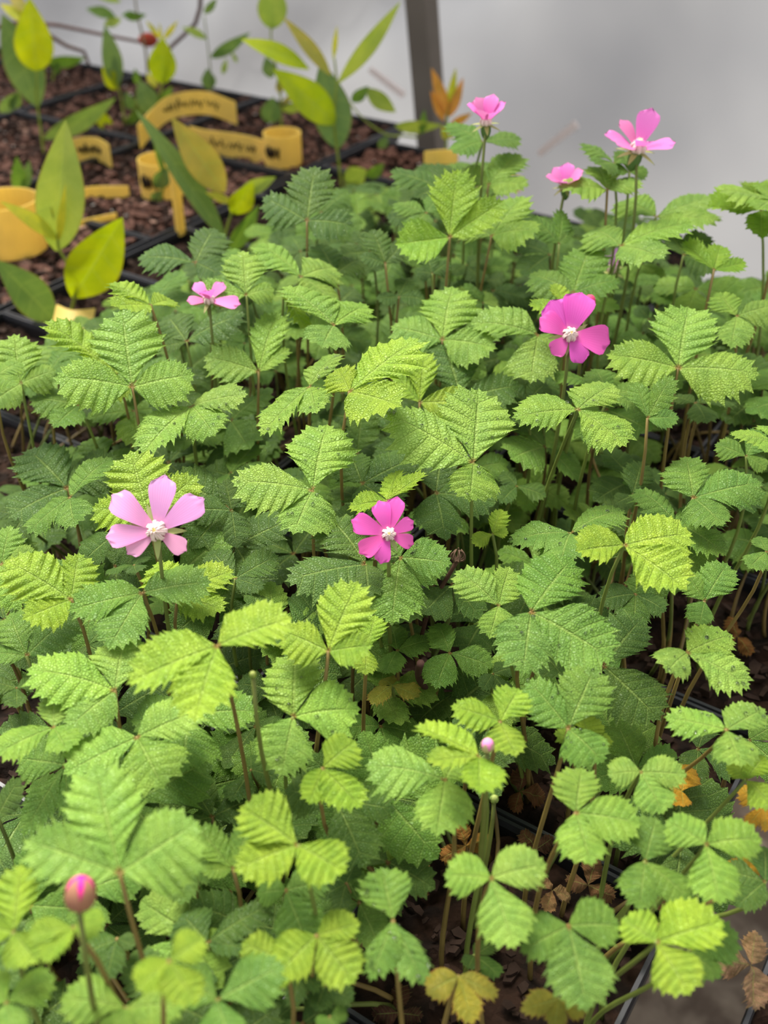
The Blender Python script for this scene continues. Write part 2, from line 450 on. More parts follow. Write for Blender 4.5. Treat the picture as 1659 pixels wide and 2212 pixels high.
def outl(kind, wd, r):
    j = lambda a: a*r.uniform(.9, 1.1)
    if kind == 'T':
        s = [(.11, .15), (.28, .34), (.375, .56), (.28, .80), (.0, .965)]
    elif kind == 'in':
        s = [(.09, .14), (.20, .34), (.275, .57), (.215, .80), (.0, .965)]
    else:
        s = [(.15, .09), (.32, .24), (.375, .48), (.285, .76), (.0, .965)]
    return [(j(x)*wd, y*(r.uniform(.97, 1.03) if 0 < x else 1)) for x, y in s]
def leaflet_mesh(kind, outer, wd, fold, arch, pleat, curl, wav, r, hi=True, crumple=0.0, mat=None):
    if kind == 'T': sl, sr = outl('T', wd, r), outl('T', wd, r)
    else:
        a, b = outl('in', wd, r), outl('out', wd, r)
        sl, sr = (b, a) if outer < 0 else (a, b)
    nv, K, J = (7, 6, 6) if hi else (6, 4, 4)
    V, Fc, UV, FL = leaflet_geo(sl, sr, nv, K, J, fold, arch, pleat, curl, wav, 0.10, r, crumple)
    me = bpy.data.meshes.new('leaflet'); me.from_pydata(V, [], Fc)
    idx = np.empty(len(me.loops), dtype=np.int32); me.loops.foreach_get('vertex_index', idx)
    for nm, d in (('vein', UV), ('flat', FL)):
        l = me.uv_layers.new(name=nm); l.data.foreach_set('uv', np.asarray(d, dtype=np.float32)[idx].ravel())
    me.polygons.foreach_set('use_smooth', [True]*len(me.polygons))
    me.materials.append(mat or M_LEAF); me.update(); return me

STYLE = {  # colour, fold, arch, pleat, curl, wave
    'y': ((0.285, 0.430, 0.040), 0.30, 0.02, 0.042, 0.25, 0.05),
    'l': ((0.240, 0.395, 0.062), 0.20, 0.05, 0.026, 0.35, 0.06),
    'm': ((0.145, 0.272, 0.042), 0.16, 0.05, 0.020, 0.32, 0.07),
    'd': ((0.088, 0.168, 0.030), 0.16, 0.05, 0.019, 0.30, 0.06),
    't': ((0.240, 0.410, 0.035), 0.45, 0.00, 0.016, 0.15, 0.05),   # young cupped leaf
    'o': ((0.300, 0.270, 0.030), 0.15, 0.05, 0.014, 0.35, 0.10),
    'g': ((0.560, 0.300, 0.020), 0.15, 0.06, 0.014, 0.45, 0.12),
    'b': ((0.190, 0.085, 0.035), 0.30, 0.08, 0.016, 0.60, 0.25),
}
POOL = {}
def pool_mesh(kind, outer, cls, r):
    key = (kind, outer, cls)
    if key not in POOL:
        q = random.Random(ord(kind)*7 + outer*31 + ord(cls)*101); _, fo, ar, pl, cu, wa = STYLE[cls]
        POOL[key] = [leaflet_mesh(kind, outer, q.uniform(.9, 1.12), fo*q.uniform(.4, 1.6), ar*q.uniform(.2, 1.8), pl, cu*q.uniform(.5, 1.5), wa, q, hi=False) for _ in range(5)]
    return r.choice(POOL[key])

PLANTS = {}
def plant_for(p):
    # nearest pot of the bed
    best = min(POTS.items(), key=lambda kv: (kv[1].x - p.x)**2 + (kv[1].y - p.y)**2 )
    k, c = best
    if k not in PLANTS:
        o = empty('raspberry_plant', c); PLANTS[k] = o
        tag(o, 'leafy green raspberry plant without flowers or buds in the crowded bed', 'plant', 'flowerless raspberry plants')
    return PLANTS[k]
def basis(yv, nv):
    y = yv.normalized(); x = y.cross(nv).normalized(); z = x.cross(y)
    return Matrix((x, y, z)).transposed()
OCC = []   # occupied picture ellipses: cx, cy, ux, uy, a, b, depth
def add_occ(p0, p1, hw):
    x0, y0, d0 = proj(p0); x1, y1, d1 = proj(p1)
    L = math.hypot(x1-x0, y1-y0) + 1e-6
    OCC.append(((x0+x1)/2, (y0+y1)/2, (x1-x0)/L, (y1-y0)/L, L*.52, hw, (d0+d1)/2))
def occluded_by(x, y, d):
    for (cx, cy, ux, uy, a, b, dd) in OCC:
        if d < dd:
            dx, dy = x-cx, y-cy; p = (dx*ux + dy*uy)/a; q = (-dx*uy + dy*ux)/b
            if p*p + q*q < 1: return True
    return False
def stalk(J, tdir, plant, r, col, rad=0.0008, name='leaf', spread=0.044):
    c = plant.location
    off = Vector((J.x - c.x, J.y - c.y, 0))
    if off.length > spread: off = off.normalized()*spread
    off += Vector((r.uniform(-.008, .008), r.uniform(-.008, .008), 0))
    base = Vector((c.x, c.y, -0.004)) + off
    h = J.z
    back = -tdir; back.z = 0
    if back.length > 1e-4: back.normalize()
    p1 = J + Vector((0, 0, -h*.35)) + back*h*.10; p2 = base + Vector((0, 0, h*.4)) + Vector((r.uniform(-.01, .01), r.uniform(-.01, .01), 0))
    path = [p - J for p in bez(J, p1, p2, base, 9)]
    v, f = tube(path, rad*0.85, rad*1.35, 6)
    o = mesh_obj(name, v, f, M_STALK, plant, True, J - plant.location); o.color = col + (1,)
    return o
def jit(col, r, a=.12):
    k = r.uniform(1-a, 1+a); return (col[0]*k*r.uniform(.94, 1.06), col[1]*k, col[2]*k*r.uniform(.85, 1.15), 1)

SIZES = []
def solve_normal(J, rays, ratios, prior, angles=True):
    best = None
    for th in range(0, 75, 5):
        for ph in range(0, 360, 15 if th else 360):
            n = Vector((math.sin(math.radians(th))*math.cos(math.radians(ph)), math.sin(math.radians(th))*math.sin(math.radians(ph)), math.cos(math.radians(th))))
            vecs = []; ok = True
            for d in rays:
                den = d.dot(n)
                if den > -0.12*d.length: ok = False; break
                t = (J - CAM).dot(n)/den; vecs.append(CAM + d*t - J)
            if not ok: continue
            ls = [q.length/k for q, k in zip(vecs, ratios)]; mean = sum(ls)/len(ls)
            cost = sum((l/mean - 1)**2 for l in ls)*1.2
            cost += 0.9*(n - prior).length**2 + (0.5*(max(0, mean - .033)/.01)**2 + 0.3*(max(0, .015 - mean)/.006)**2 if angles else 0)
            if angles and len(vecs) > 1:
                for q in vecs[1:]:
                    a = math.degrees(vecs[0].angle(q)); cost += 0.4*(max(0, 65 - a)/40)**2 + 0.4*(max(0, a - 120)/40)**2
            if best is None or cost < best[0]: best = (cost, n, vecs)
    return best[1], best[2]

REG = {'A': (0, 0, 2.37), 'B': (600, 0, 2.37), 'C': (1000, 150, 2.517), 'D': (0, 550, 2.765), 'E': (500, 600, 2.765), 'F': (1050, 650, 2.724),
       'G': (0, 950, 2.765), 'H': (500, 1000, 2.765), 'I': (1050, 1100, 2.724), 'J': (0, 1450, 2.765), 'K': (500, 1500, 2.765), 'L': (1050, 1600, 2.724), 'P': (0, 0, 1.0)}
def P_(reg, x, y):
    r = REG[reg]; return r[0] + x/r[2], r[1] + y/r[2]
PRIOR = Vector((0, -0.22, 0.975)).normalized()
def hand_leaf(reg, j, T, a, b, cls='l', layer=0.0, wd=1.0, seed=0, plant=None, J=None):
    r = random.Random(seed*77 + 13)
    wd *= {'L': 1.2, 'K': 1.14, 'I': 1.1, 'J': 1.1}.get(reg, 1.06)
    jx, jy = P_(reg, *j)
    if J is None: J = at_canopy(jx, jy, -0.024*layer)
    tips = [(k, P_(reg, *p)) for k, p in (('T', T), ('a', a), ('b', b)) if p is not None]
    rays = [ray(*p) for _, p in tips]
    n, vecs = solve_normal(J, rays, [1.0 if k == 'T' else .92 for k, _ in tips], PRIOR)
    ent = dict((k, q) for (k, _), q in zip(tips, vecs))
    L0 = sum(q.length for q in vecs)/len(vecs)
    # fill in leaflets that the picture hides
    if 'T' in ent and ('a' not in ent or 'b' not in ent):
        for k, o in (('a', 'b'), ('b', 'a')):
            if k not in ent:
                if o in ent:
                    s = 1 if ent['T'].cross(ent[o]).dot(n) > 0 else -1
                    ent[k] = Matrix.Rotation(-s*math.radians(85), 3, n) @ ent['T'] * .9
                else:
                    ent[k] = Matrix.Rotation((1 if k == 'a' else -1)*math.radians(85), 3, n) @ ent['T'] * .9
    SIZES.append((reg, j, round(L0*100, 1)))
    pl = plant or plant_for(J)
    base, fo, ar, p_, cu, wa = STYLE[cls]
    scol = (0.25, 0.18, 0.05) if r.random() < .6 else (0.20, 0.26, 0.05)
    lo = stalk(J, ent.get('T', Vector((0, 1, 0))), pl, r, scol)
    mat = M_OLD if cls in 'og' else M_LEAF
    for k, q in ent.items():
        if k == 'T': kind, outer = 'T', 0
        else:
            kind = 'S'; t = ent.get('T')
            s = 1 if t is None else (1 if t.cross(q).dot(n) > 0 else -1)
            # lateral on the left (s>0) has its broad outer half on the left of its own axis
            outer = -1 if s > 0 else 1
        L = q.length
        wl = wd*min(1.55, max(.86, (L0/L)**.8))
        th = min(q.angle(q2) for k2, q2 in ent.items() if k2 != k)
        wl = max(.55, min(wl, (math.tan(min(1.2, th/2))*.72 - .07)/.375))
        me = leaflet_mesh(kind, outer, wl*r.uniform(.95, 1.08), fo*r.uniform(.5, 1.4), ar*r.uniform(.3, 1.6), p_, cu*r.uniform(.6, 1.4), wa, r, True, mat=mat)
        o = link('leaflet', me, lo)
        o.matrix_basis = (basis(q, n) * L).to_4x4()
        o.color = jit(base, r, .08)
        add_occ(J, J + q, F*L*.42*wd/depth(J)*max(.3, abs(n.dot((J - CAM).normalized()))) if abs(q.normalized().x) > .6 else F*L*.40*wd/depth(J))
    return lo, pl, n, J

# region, junction, terminal tip, lateral tips, colour class, layer
LEAVES = [
 ('D', (790,790), (728,330), (330,735), (1158,715), 'l', 0), ('D', (690,720), (275,400), (640,480), (500,800), 'y', .8),
 ('D', (900,300), (658,172), (662,305), (1025,270), 'y', -.3), ('D', (1145,905), (1285,1082), (1478,835), (850,1195), 'l', .4),
 ('D', (1545,700), (1655,350), (1225,610), (1730,560), 'l', .8), ('D', (1115,520), (1000,365), (1465,355), (950,560), 'd', 1),
 ('D', (125,770), (85,480), (330,690), (-60,890), 'l', .8), ('D', (-20,720), (122,640), None, None, 'l', .2),
 ('D', (300,700), (410,565), (470,640), None, 'm', 1.3), ('D', (470,900), (180,860), (320,1035), None, 'm', 1.2),
 ('G', (420,345), (450,523), (165,560), (665,105), 'm', 1.2), ('G', (400,290), (170,60), None, None, 'd', 2),
 ('E', (705,680), (1112,362), (1015,765), (640,540), 'y', -.7), ('E', (470,650), (510,810), (645,455), (175,940), 'l', 0),
 ('E', (485,1270), (570,878), (3,1215), (370,1528), 'l', .2), ('E', (1445,1105), (1475,668), (925,805), (1420,1335), 'l', -.1),
 ('E', (1260,370), (1320,55), (955,290), (1582,420), 'l', .6), ('E', (1370,720), (1255,380), (1130,720), None, 'd', 1.1),
 ('E', (1125,745), (1150,450), (968,570), None, 'y', .9), ('E', (610,285), (540,418), (803,160), (310,55), 'l', -.2),
 ('P', (532,638), (525,543), (425,624), (592,624), 'l', -.1), ('P', (650,598), (722,578), (560,525), None, 'l', .3),
 ('E', (1000,115), (1060,0), (865,125), (1155,130), 'd', 1.2), ('F', (305,200), (262,482), (-95,130), (470,310), 'l', .5),
 ('E', (780,1230), (1132,1060), (715,1060), None, 'd', 1.2),
 ('F', (1130,395), (1190,38), (713,315), (1602,432), 'l', .2), ('F', (540,640), (825,855), (160,685), (745,490), 'l', -.2),
 ('F', (720,560), (935,515), (935,640), (640,400), 'm', .3), ('F', (950,690), (880,480), (1135,690), (1095,440), 'm', .2),
 ('F', (1700,830), (1440,785), (1640,890), None, 'l', -.3), ('F', (1530,915), (1350,845), (1650,990), (1610,760), 'm', .8),
 ('F', (1220,1160), (1620,1065), (1175,918), (1392,1325), 'm', .9), ('F', (860,1145), (915,948), (760,1195), None, 'd', 1.6),
 ('F', (1110,1300), (1410,1495), (880,1108), (1400,1290), 'm', 1.3), ('F', (500,1365), (810,1235), (130,1420), (440,1560), 'm', 1.0),
 ('I', (815,212), (1175,472), (530,245), (1208,140), 'y', -.4), ('F', (1230,600), (1300,722), (1475,600), (1105,560), 'd', 1.5),
 ('F', (180,1090), (355,1150), (95,1005), (80,1190), 'd', 2.2), ('F', (240,600), (60,490), None, None, 'd', 1.4),
 ('F', (600,480), (772,430), (390,440), None, 'm', .8), ('C', (1490,1340), (1380,1215), (1720,1280), (1455,1515), 'l', .3),
 ('C', (785,655), (730,530), (513,645), (962,600), 'l', -.6), ('C', (820,510), (640,400), (902,480), (720,515), 'm', -.9),
 ('C', (860,960), (1245,830), (708,868), (1095,1030), 'l', -.2), ('C', (1050,800), (1368,690), (865,715), (1410,822), 'l', .3),
 ('C', (1690,720), (1375,650), (1600,765), None, 'l', -.7), ('C', (1620,765), (1328,745), None, None, 't', -.3),
 ('C', (1365,1088), (1400,955), (1193,938), (1542,1050), 't', -.1), ('C', (1200,1010), (1315,890), (1115,880), None, 'd', .7),
 ('C', (600,1215), (690,968), (367,1112), (855,1150), 'm', .4),
 ('B', (880,1215), (920,868), (606,1250), (1152,1028), 't', -.3), ('B', (1095,1210), (1250,1005), (975,1130), (1345,1180), 'l', .1),
 ('B', (1440,1250), (1455,1075), (1305,1105), (1505,1165), 'm', .2), ('B', (1080,945), (1240,790), (930,870), (1285,950), 'l', .1),
 ('B', (840,965), (578,875), (860,845), (700,1010), 'd', .3), ('B', (1050,725), (1245,710), (870,630), (900,785), 'm', -.6),
 ('B', (150,1130), (190,852), (-75,1010), (388,1160), 'd', .0), ('B', (550,1350), (480,1175), (655,1235), (420,1310), 'd', .6),
 ('B', (790,1400), (750,1270), (880,1340), (700,1390), 'd', .8), ('B', (300,1400), (210,1250), (420,1330), None, 'd', .8),
 ('B', (760,1090), (590,1045), (830,1005), None, 'm', .2), ('B', (700,1120), (560,1110), (740,1000), None, 'd', .8),
 ('A', (1000,1345), (708,1320), (1095,1168), (1125,1410), 'd', .6), 
 ('G', (890,470), (780,72), (1172,215), (553,400), 'y', .5), ('G', (425,955), (34,720), (470,680), (140,1070), 'y', .1),
 ('G', (850,915), (650,1255), (412,1020), (1258,850), 'm', 0), ('G', (1060,930), (1388,780), (1340,1020), None, 'y', .5),
 ('G', (1405,830), (1659,690), (1255,660), (1575,890), 'd', 1.1), ('P', (470,1395), (420,1558), (278,1475), (630,1335), 'y', -1.4),
 ('P', (248,1492), (272,1370), (60,1446), (143,1578), 'l', .2), ('G', (160,1290), (60,1035), (475,1020), (-60,1270), 'm', .9),
 ('G', (10,740), (62,515), (205,650), (120,1020), 'l', .7), ('G', (800,750), (630,800), (865,690), None, 'd', 1.0),
 ('H', (580,1125), (755,712), (302,1000), (845,1090), 'y', -.3), ('H', (810,1110), (858,912), (800,1268), (678,1000), 'y', .8),
 ('K', (370,135), (765,90), (385,-260), (300,492), 'l', .3), ('H', (800,605), (590,335), (328,702), (820,805), 'd', .6),
 ('H', (1010,565), (960,965), (1310,600), (850,460), 'm', .5), ('I', (265,605), (750,890), (510,285), (215,970), 'm', .1),
 ('H', (1595,855), (1342,645), (1540,1048), (1659,620), 'l', .5), ('H', (1305,1135), (1560,1220), (1220,1345), (1230,955), 'm', 2.0),
 ('H', (990,1120), (960,975), (920,1260), (1210,1060), 'm', 2.2), ('H', (1560,425), (1435,480), (1655,420), (1610,275), 'y', .9),
 ('H', (1560,1260), (1659,1400), (1500,1360), None, 'd', 2.0), ('H', (960,1330), (830,1440), (1120,1400), (900,1290), 'o', 2.4),
 ('I', (1185,845), (1550,1055), (1445,740), (1060,960), 'l', .4), ('I', (1415,1300), (1500,1515), (1052,1225), (1640,1175), 'l', .2),
 ('I', (485,1290), (640,935), (243,1005), (690,1490), 'm', .3), ('I', (690,920), (1020,1240), (920,640), (470,930), 'd', 1.2),
 ('I', (1285,540), (1420,320), (1170,365), (1255,685), 'm', .9), ('I', (880,500), (1060,600), (660,540), (870,710), 'd', 1.9),
 ('P', (1081,1559), (1120,1488), (975,1525), (1115,1635), 'y', -.1), ('I', (1650,250), (1545,350), (1600,160), None, 'm', .8),
 ('L', (1530,230), (1700,400), (1435,130), (1640,90), 'y', .6), ('L', (620,10), (400,-40), (730,-20), (560,-150), 'y', .9),
 ('K', (545,440), (738,278), (465,655), (778,675), 'y', .0), ('K', (1275,510), (803,425), (1225,842), (1390,300), 'l', .3),
 ('K', (1480,370), (1168,400), (1480,595), (1095,190), 'y', -.4), ('K', (395,900), (58,670), (20,1050), (682,1060), 'y', -.5),
 ('K', (620,630), (800,1040), (980,690), (320,570), 'd', 1.0), ('K', (965,1350), (895,1035), (1150,1735), (830,1705), 'm', .1),
 ('K', (510,1440), (735,1725), (768,1365), None, 'y', .0), ('K', (300,1590), (66,1480), (425,1420), None, 'y', .1),
 ('K', (325,1170), (460,1510), (590,1110), (150,1190), 'm', .6), ('K', (685,1130), (640,1310), (520,1220), (740,1010), 'd', 1.8),
 ('P', (1061,1897), (1112,2048), (960,1890), (1180,1868), 'l', -.2), ('K', (1355,1685), (1440,1975), (1163,1790), (1592,1810), 'o', 1.0),
 ('K', (1450,1560), (1600,1690), (1410,1640), None, 'd', 2.3), ('P', (470,2160), (612,2085), (500,2260), (390,2100), 'm', -.2),
 ('L', (530,425), (912,490), (560,160), (620,735), 'l', .1), ('L', (910,185), (1045,428), (715,200), (1178,200), 'l', .4),
 ('L', (935,710), (1000,455), (900,1000), (1210,940), 'm', .3), ('L', (1295,610), (1375,958), (1060,470), (1620,580), 'l', .0),
 ('L', (485,1090), (595,1590), (205,1240), (790,1090), 'm', .2), ('L', (1005,1185), (1200,1495), (795,1050), (1395,1060), 'y', .1),
 ('L', (430,1520), (400,1690), (205,1590), (600,1600), 'o', 1.2), ('L', (1200,1230), (1480,1130), (1380,1400), None, 'm', .9),
 ('L', (1640,700), (1430,740), (1500,830), (1640,830), 'g', 1.8), ('L', (1640,390), (1530,510), (1640,540), None, 'g', 1.5),
 ('L', (1640,830), (1380,760), (1470,980), None, 'd', 1.4), ('L', (1150,300), (1190,140), (1160,390), None, 'g', 2.0),
 ('P', (259,1886), (205,1652), (55,1815), (428,1775), 'l', -1.2), ('J', (440,1530), (170,1570), (250,1745), (632,1480), 'y', -1.6),
 ('J', (80,1560), (130,1155), (230,1740), (-150,1500), 'y', -1.0), ('J', (1010,1730), (1220,1590), (1180,1990), (815,1900), 'y', -1.6),
 ('J', (820,395), (975,700), (385,610), (1232,225), 'l', .2), ('J', (1130,270), (1088,605), (1545,240), None, 'm', .8),
 ('J', (320,335), (-30,500), (405,480), (320,140), 'l', .2), ('J', (390,560), (140,985), (110,520), (420,900), 'm', .9),
 ('J', (1390,1180), (1170,930), (1200,1190), (1500,900), 'l', .5), ('J', (1240,1620), (1085,1450), (1625,1390), (1500,1660), 'd', .9),
 ('J', (750,2010), (360,1960), (1110,1990), (640,2200), 'l', -.4), ('J', (40,1980), (330,1830), (-60,1800), (100,2200), 'l', -.5),
 ('J', (700,1600), (640,1860), (810,1640), (460,1720), 'd', .9), ('J', (1140,1130), (1080,1400), (1260,1260), None, 'm', .8),
 ('K', (420,1640), (360,1880), (520,1780), None, 'd', 1.2), ('K', (560,1740), (500,1890), (730,1830), None, 'd', 1.4),
 ('K', (590,1930), (690,1890), (500,1960), None, 'm', .4), ('J', (1500,590), (1380,780), (1659,640), (1500,500), 'd', 1.9),
 ('J', (100,100), (210,60), (-60,60), (100,220), 'd', 1.1),
]
BUILT = [hand_leaf(*L_, seed=i) for i, L_ in enumerate(LEAVES)]
SIZES.sort(key=lambda s: s[2])
print('leaf sizes cm', SIZES[:14], SIZES[-20:], 'mean', sum(s[2] for s in SIZES)/len(SIZES))

# ------------------------------------------------------------------ flowers
def petal_mesh(r, W=.30, recurve=.12, cup=.25, nx=4, ny=9):
    V, UV, Fc = [], [], []
    tilt = r.uniform(-.05, .05)
    for j in range(ny + 1):
        s = j/ny
        wv = W*(0.16 + 0.84*(s**1.0))*math.sqrt(max(0, 1 - s**5))*1.18
        if s > .999: wv = W*.12
        for i in range(-nx, nx + 1):
            x = wv*i/nx; y = s + 0.02*math.sin(i*2.1 + tilt*40)*(s**3) - .05*(i/nx)**2*s**3
            z = cup*x*x*1.5 + recurve*(s*(1-s)*3) + tilt*x*s*3 + .012*math.sin(i*3 + s*7)*s
            V.append((x, y, z)); UV.append((i/nx, s))
    w_ = 2*nx + 1
    for j in range(ny):
        for i in range(2*nx): Fc.append((j*w_+i, j*w_+i+1, (j+1)*w_+i+1, (j+1)*w_+i))
    me = bpy.data.meshes.new('petal'); me.from_pydata(V, [], Fc)
    idx = np.empty(len(me.loops), dtype=np.int32); me.loops.foreach_get('vertex_index', idx)
    l = me.uv_layers.new(name='vein'); l.data.foreach_set('uv', np.asarray(UV, dtype=np.float32)[idx].ravel())
    me.polygons.foreach_set('use_smooth', [True]*len(me.polygons)); me.materials.append(M_PETAL); me.update(); return me
def ellipsoid(rx, ry, rz, nu=12, nv_=8, shape=None):
    V, Fc = [], []
    for j in range(nv_ + 1):
        th = math.pi*j/nv_
        for i in range(nu):
            ph = 2*math.pi*i/nu; k = shape(th, ph) if shape else 1
            V.append((rx*math.sin(th)*math.cos(ph)*k, ry*math.sin(th)*math.sin(ph)*k, -rz*math.cos(th)))
    for j in range(nv_):
        for i in range(nu): Fc.append((j*nu+i, j*nu+(i+1) % nu, (j+1)*nu+(i+1) % nu, (j+1)*nu+i))
    return V, Fc
def stamen_geo(R, r, n=34):
    V, Fc = [], []
    for k in range(n):
        lay = k % 3; an = 2*math.pi*k*0.381966; r0 = R*(.80 - .14*lay); h = R*(1.15 + .16*lay)*r.uniform(.92, 1.06)
        e = Vector((math.cos(an), math.sin(an), 0))
        pts = [e*r0, e*(r0*1.28) + Vector((0, 0, h*.35)), e*(r0*1.12) + Vector((0, 0, h*.75)), e*(r0*(.25 + .2*r.random())) + Vector((0, 0, h*1.02))]
        v, f = tube(bez(*pts, 5), R*.12, R*.055, 5, len(V)); V += v; Fc += f
    v, f = ellipsoid(R*.72, R*.72, R*1.0, 10, 6); o = len(V)
    V += [Vector(p) + Vector((0, 0, R*.35)) for p in v]; Fc += [tuple(o + q for q in ff_) for ff_ in f]
    return V, Fc
def sepal_geo(L, W):
    V, Fc = [], []
    for j in range(6):
        s = j/5; wv = W*(1 - s)**.8*(.7 + .6*s)
        for i in (-1, 0, 1): V.append((wv*i, L*s, -abs(i)*.0 + .15*L*s*s*(-1) + (0.12*W if i else 0)))
    for j in range(5):
        for i in range(2): Fc.append((j*3+i, j*3+i+1, (j+1)*3+i+1, (j+1)*3+i))
    return V, Fc
PINK = {'pale': (0.88, 0.38, 0.68), 'magenta': (0.78, 0.115, 0.50), 'mid': (0.84, 0.24, 0.60), 'lilac': (0.70, 0.36, 0.70)}
def flower(C, n, vecs, col, r, plant=None, W=.32, calyx=False, scol=(0.16, 0.2, 0.04), recurve=.10):
    pl = plant or plant_for(C)
    L = sum(q.length for q in vecs)/len(vecs)
    st = C - n*L*.06
    fo = stalk(st, -n*1.0 if n.z < .3 else Vector((n.x*-1, n.y*-1, 0.001)), pl, r, scol, 0.0009, 'flower')
    for q in vecs:
        me = petal_mesh(r, W*r.uniform(.9, 1.1), recurve*r.uniform(.3, 1.4), r.uniform(.05, .4))
        o = link('petal', me, fo); o.location = n*L*.06 + q*.10
        # tip the petal frame so that its tip reaches the wanted point
        o.matrix_basis = Matrix.Translation(n*L*.06 + q*.10) @ (basis(q, n)*(q.length*.90)).to_4x4()
        o.color = jit(PINK[col], r, .05); add_occ(C, C + q, F*q.length*.3/depth(C))
    m_ = len(vecs)
    sv = sorted(vecs, key=lambda q: math.atan2(q.dot(n.orthogonal().normalized()), q.dot(n.cross(n.orthogonal()).normalized())))
    for i in range(m_):
        mid = (sv[i].normalized() + sv[(i+1) % m_].normalized())
        mid = mid - n*mid.dot(n)
        if mid.length < .2: continue
        mid = mid.normalized() + n*(.15 if not calyx else -.1)
        V, Fc = sepal_geo(L*.60, L*.12)
        o = mesh_obj('sepal', V, Fc, M_SEPAL, fo); o.color = jit((0.36, 0.38, 0.14), r, .1)
        o.matrix_basis = Matrix.Translation(n*L*.035) @ basis(mid, n).to_4x4()
    V, Fc = stamen_geo(L*.225, r, 60)
    o = mesh_obj('stamen_cluster', V, Fc, M_STAMEN, fo)
    o.matrix_basis = Matrix.Translation(n*L*.06) @ basis(n.orthogonal(), n).to_4x4()
    V, Fc = ellipsoid(L*.06, L*.06, L*.06, 8, 6)
    o2 = mesh_obj('pistil', V, Fc, M_PISTIL, fo); o2.location = n*L*.345
    if calyx:
        V, Fc = ellipsoid(L*.24, L*.24, L*.34, 12, 8, lambda th, ph: .55 + .45*th/math.pi)
        o3 = mesh_obj('calyx', V, Fc, M_SEPAL, fo); o3.color = (0.12, 0.21, 0.06, 1)
        o3.matrix_basis = Matrix.Translation(-n*L*.22) @ basis(n.orthogonal(), n).to_4x4()
    return fo, pl
def face_flower(reg, c, tips, col, dz, prior, seed, W=.34):
    r = random.Random(seed); C = at_canopy(*P_(reg, *c), dz)
    n, vecs = solve_normal(C, [ray(*P_(reg, *t)) for t in tips], [1.0]*len(tips), Vector(prior).normalized(), False)
    return flower(C, n, vecs, col, r, W=W)
def cup_flower(reg, c, t_len, axis, elev, azs, col, dz, seed, W=.36, calyx=True):
    r = random.Random(seed); C = at_canopy(*P_(reg, *c), dz); n = Vector(axis).normalized()
    ex = n.cross(Vector((0, 1, 0))).normalized(); ey = n.cross(ex)
    L = t_len*depth(C)/F
    vecs = []
    for az, el, k in azs:
        a = math.radians(az); e = math.radians(elev + el)
        vecs.append(((ex*math.cos(a) + ey*math.sin(a))*math.cos(e) + n*math.sin(e))*L*k)
    return flower(C, n, vecs, col, r, W=W, calyx=calyx)
FLOWERED = []
def note(pl, label):
    FLOWERED.append((pl, label))
_, p = face_flower('G', (940, 545), [(985,208), (1218,350), (1115,665), (757,682), (632,585), (668,328)], 'pale', .020, (0, -.75, .65), 1, .34)
note(p, 'raspberry plant bearing one wide open pale pink flower with six petals')
_, p = face_flower('H', (940, 425), [(880,225), (992,200), (1088,345), (1090,485), (890,604), (763,540), (716,342)], 'magenta', .004, (0, -.75, .65), 2, .36)
note(p, 'raspberry plant bearing a deep pink flower with seven petals close over dark leaves')
_, p = face_flower('C', (580, 1445), [(475,1255), (645,1212), (800,1485), (650,1597), (484,1550), (418,1350)], 'magenta', .012, (0, -.75, .65), 3, .50)
note(p, 'raspberry plant with a deep pink twisted flower beside a red bud')
_, p = cup_flower('C', (948, 440), 85, (.10, -.25, .95), 25, [(0, -5, 1.0), (180, -5, .95), (250, 35, 1.05), (310, 5, .9), (90, 20, .9), (40, 0, 1.0)], 'mid', .038, 4)
note(p, 'tall raspberry plant with a pink flower on a long green calyx against the film')
_, p = cup_flower('C', (125, 295), 62, (-.05, -.2, .97), 48, [(0, 0, 1.0), (60, 5, 1), (120, 0, 1), (180, 0, 1), (240, 5, 1), (300, 0, .95)], 'mid', .050, 5, .40)
note(p, 'raspberry plant with a cup shaped pink flower rising beside bronze blueberry shoots')
_, p = cup_flower('C', (555, 640), 52, (-.15, -.2, .95), 40, [(0, 0, 1.0), (60, 5, 1), (130, 0, 1), (180, 0, 1), (250, 5, 1), (300, 0, .95)], 'mid', .012, 6, .40)
note(p, 'raspberry plant with a half hidden pink cup flower against the film')
_, p = cup_flower('A', (1070, 1540), 68, (.05, -.45, .88), 8, [(10, 0, .7), (100, 62, 1.0), (60, 55, .95), (170, 0, 1.05), (240, 0, .8), (310, 0, .8)], 'mid', .004, 7, .36, False)
note(p, 'raspberry plant with a pink flower beside the black pot rim of the blueberries')
_, p = cup_flower('C', (810, 1095), 50, (0, -.2, .95), 60, [(0, 0, 1.0), (60, 5, 1.2), (180, 0, 1.2), (250, 5, 1)], 'lilac', -.045, 8, .26, False)
note(p, 'raspberry plant with a lilac flower half buried among its stalks')
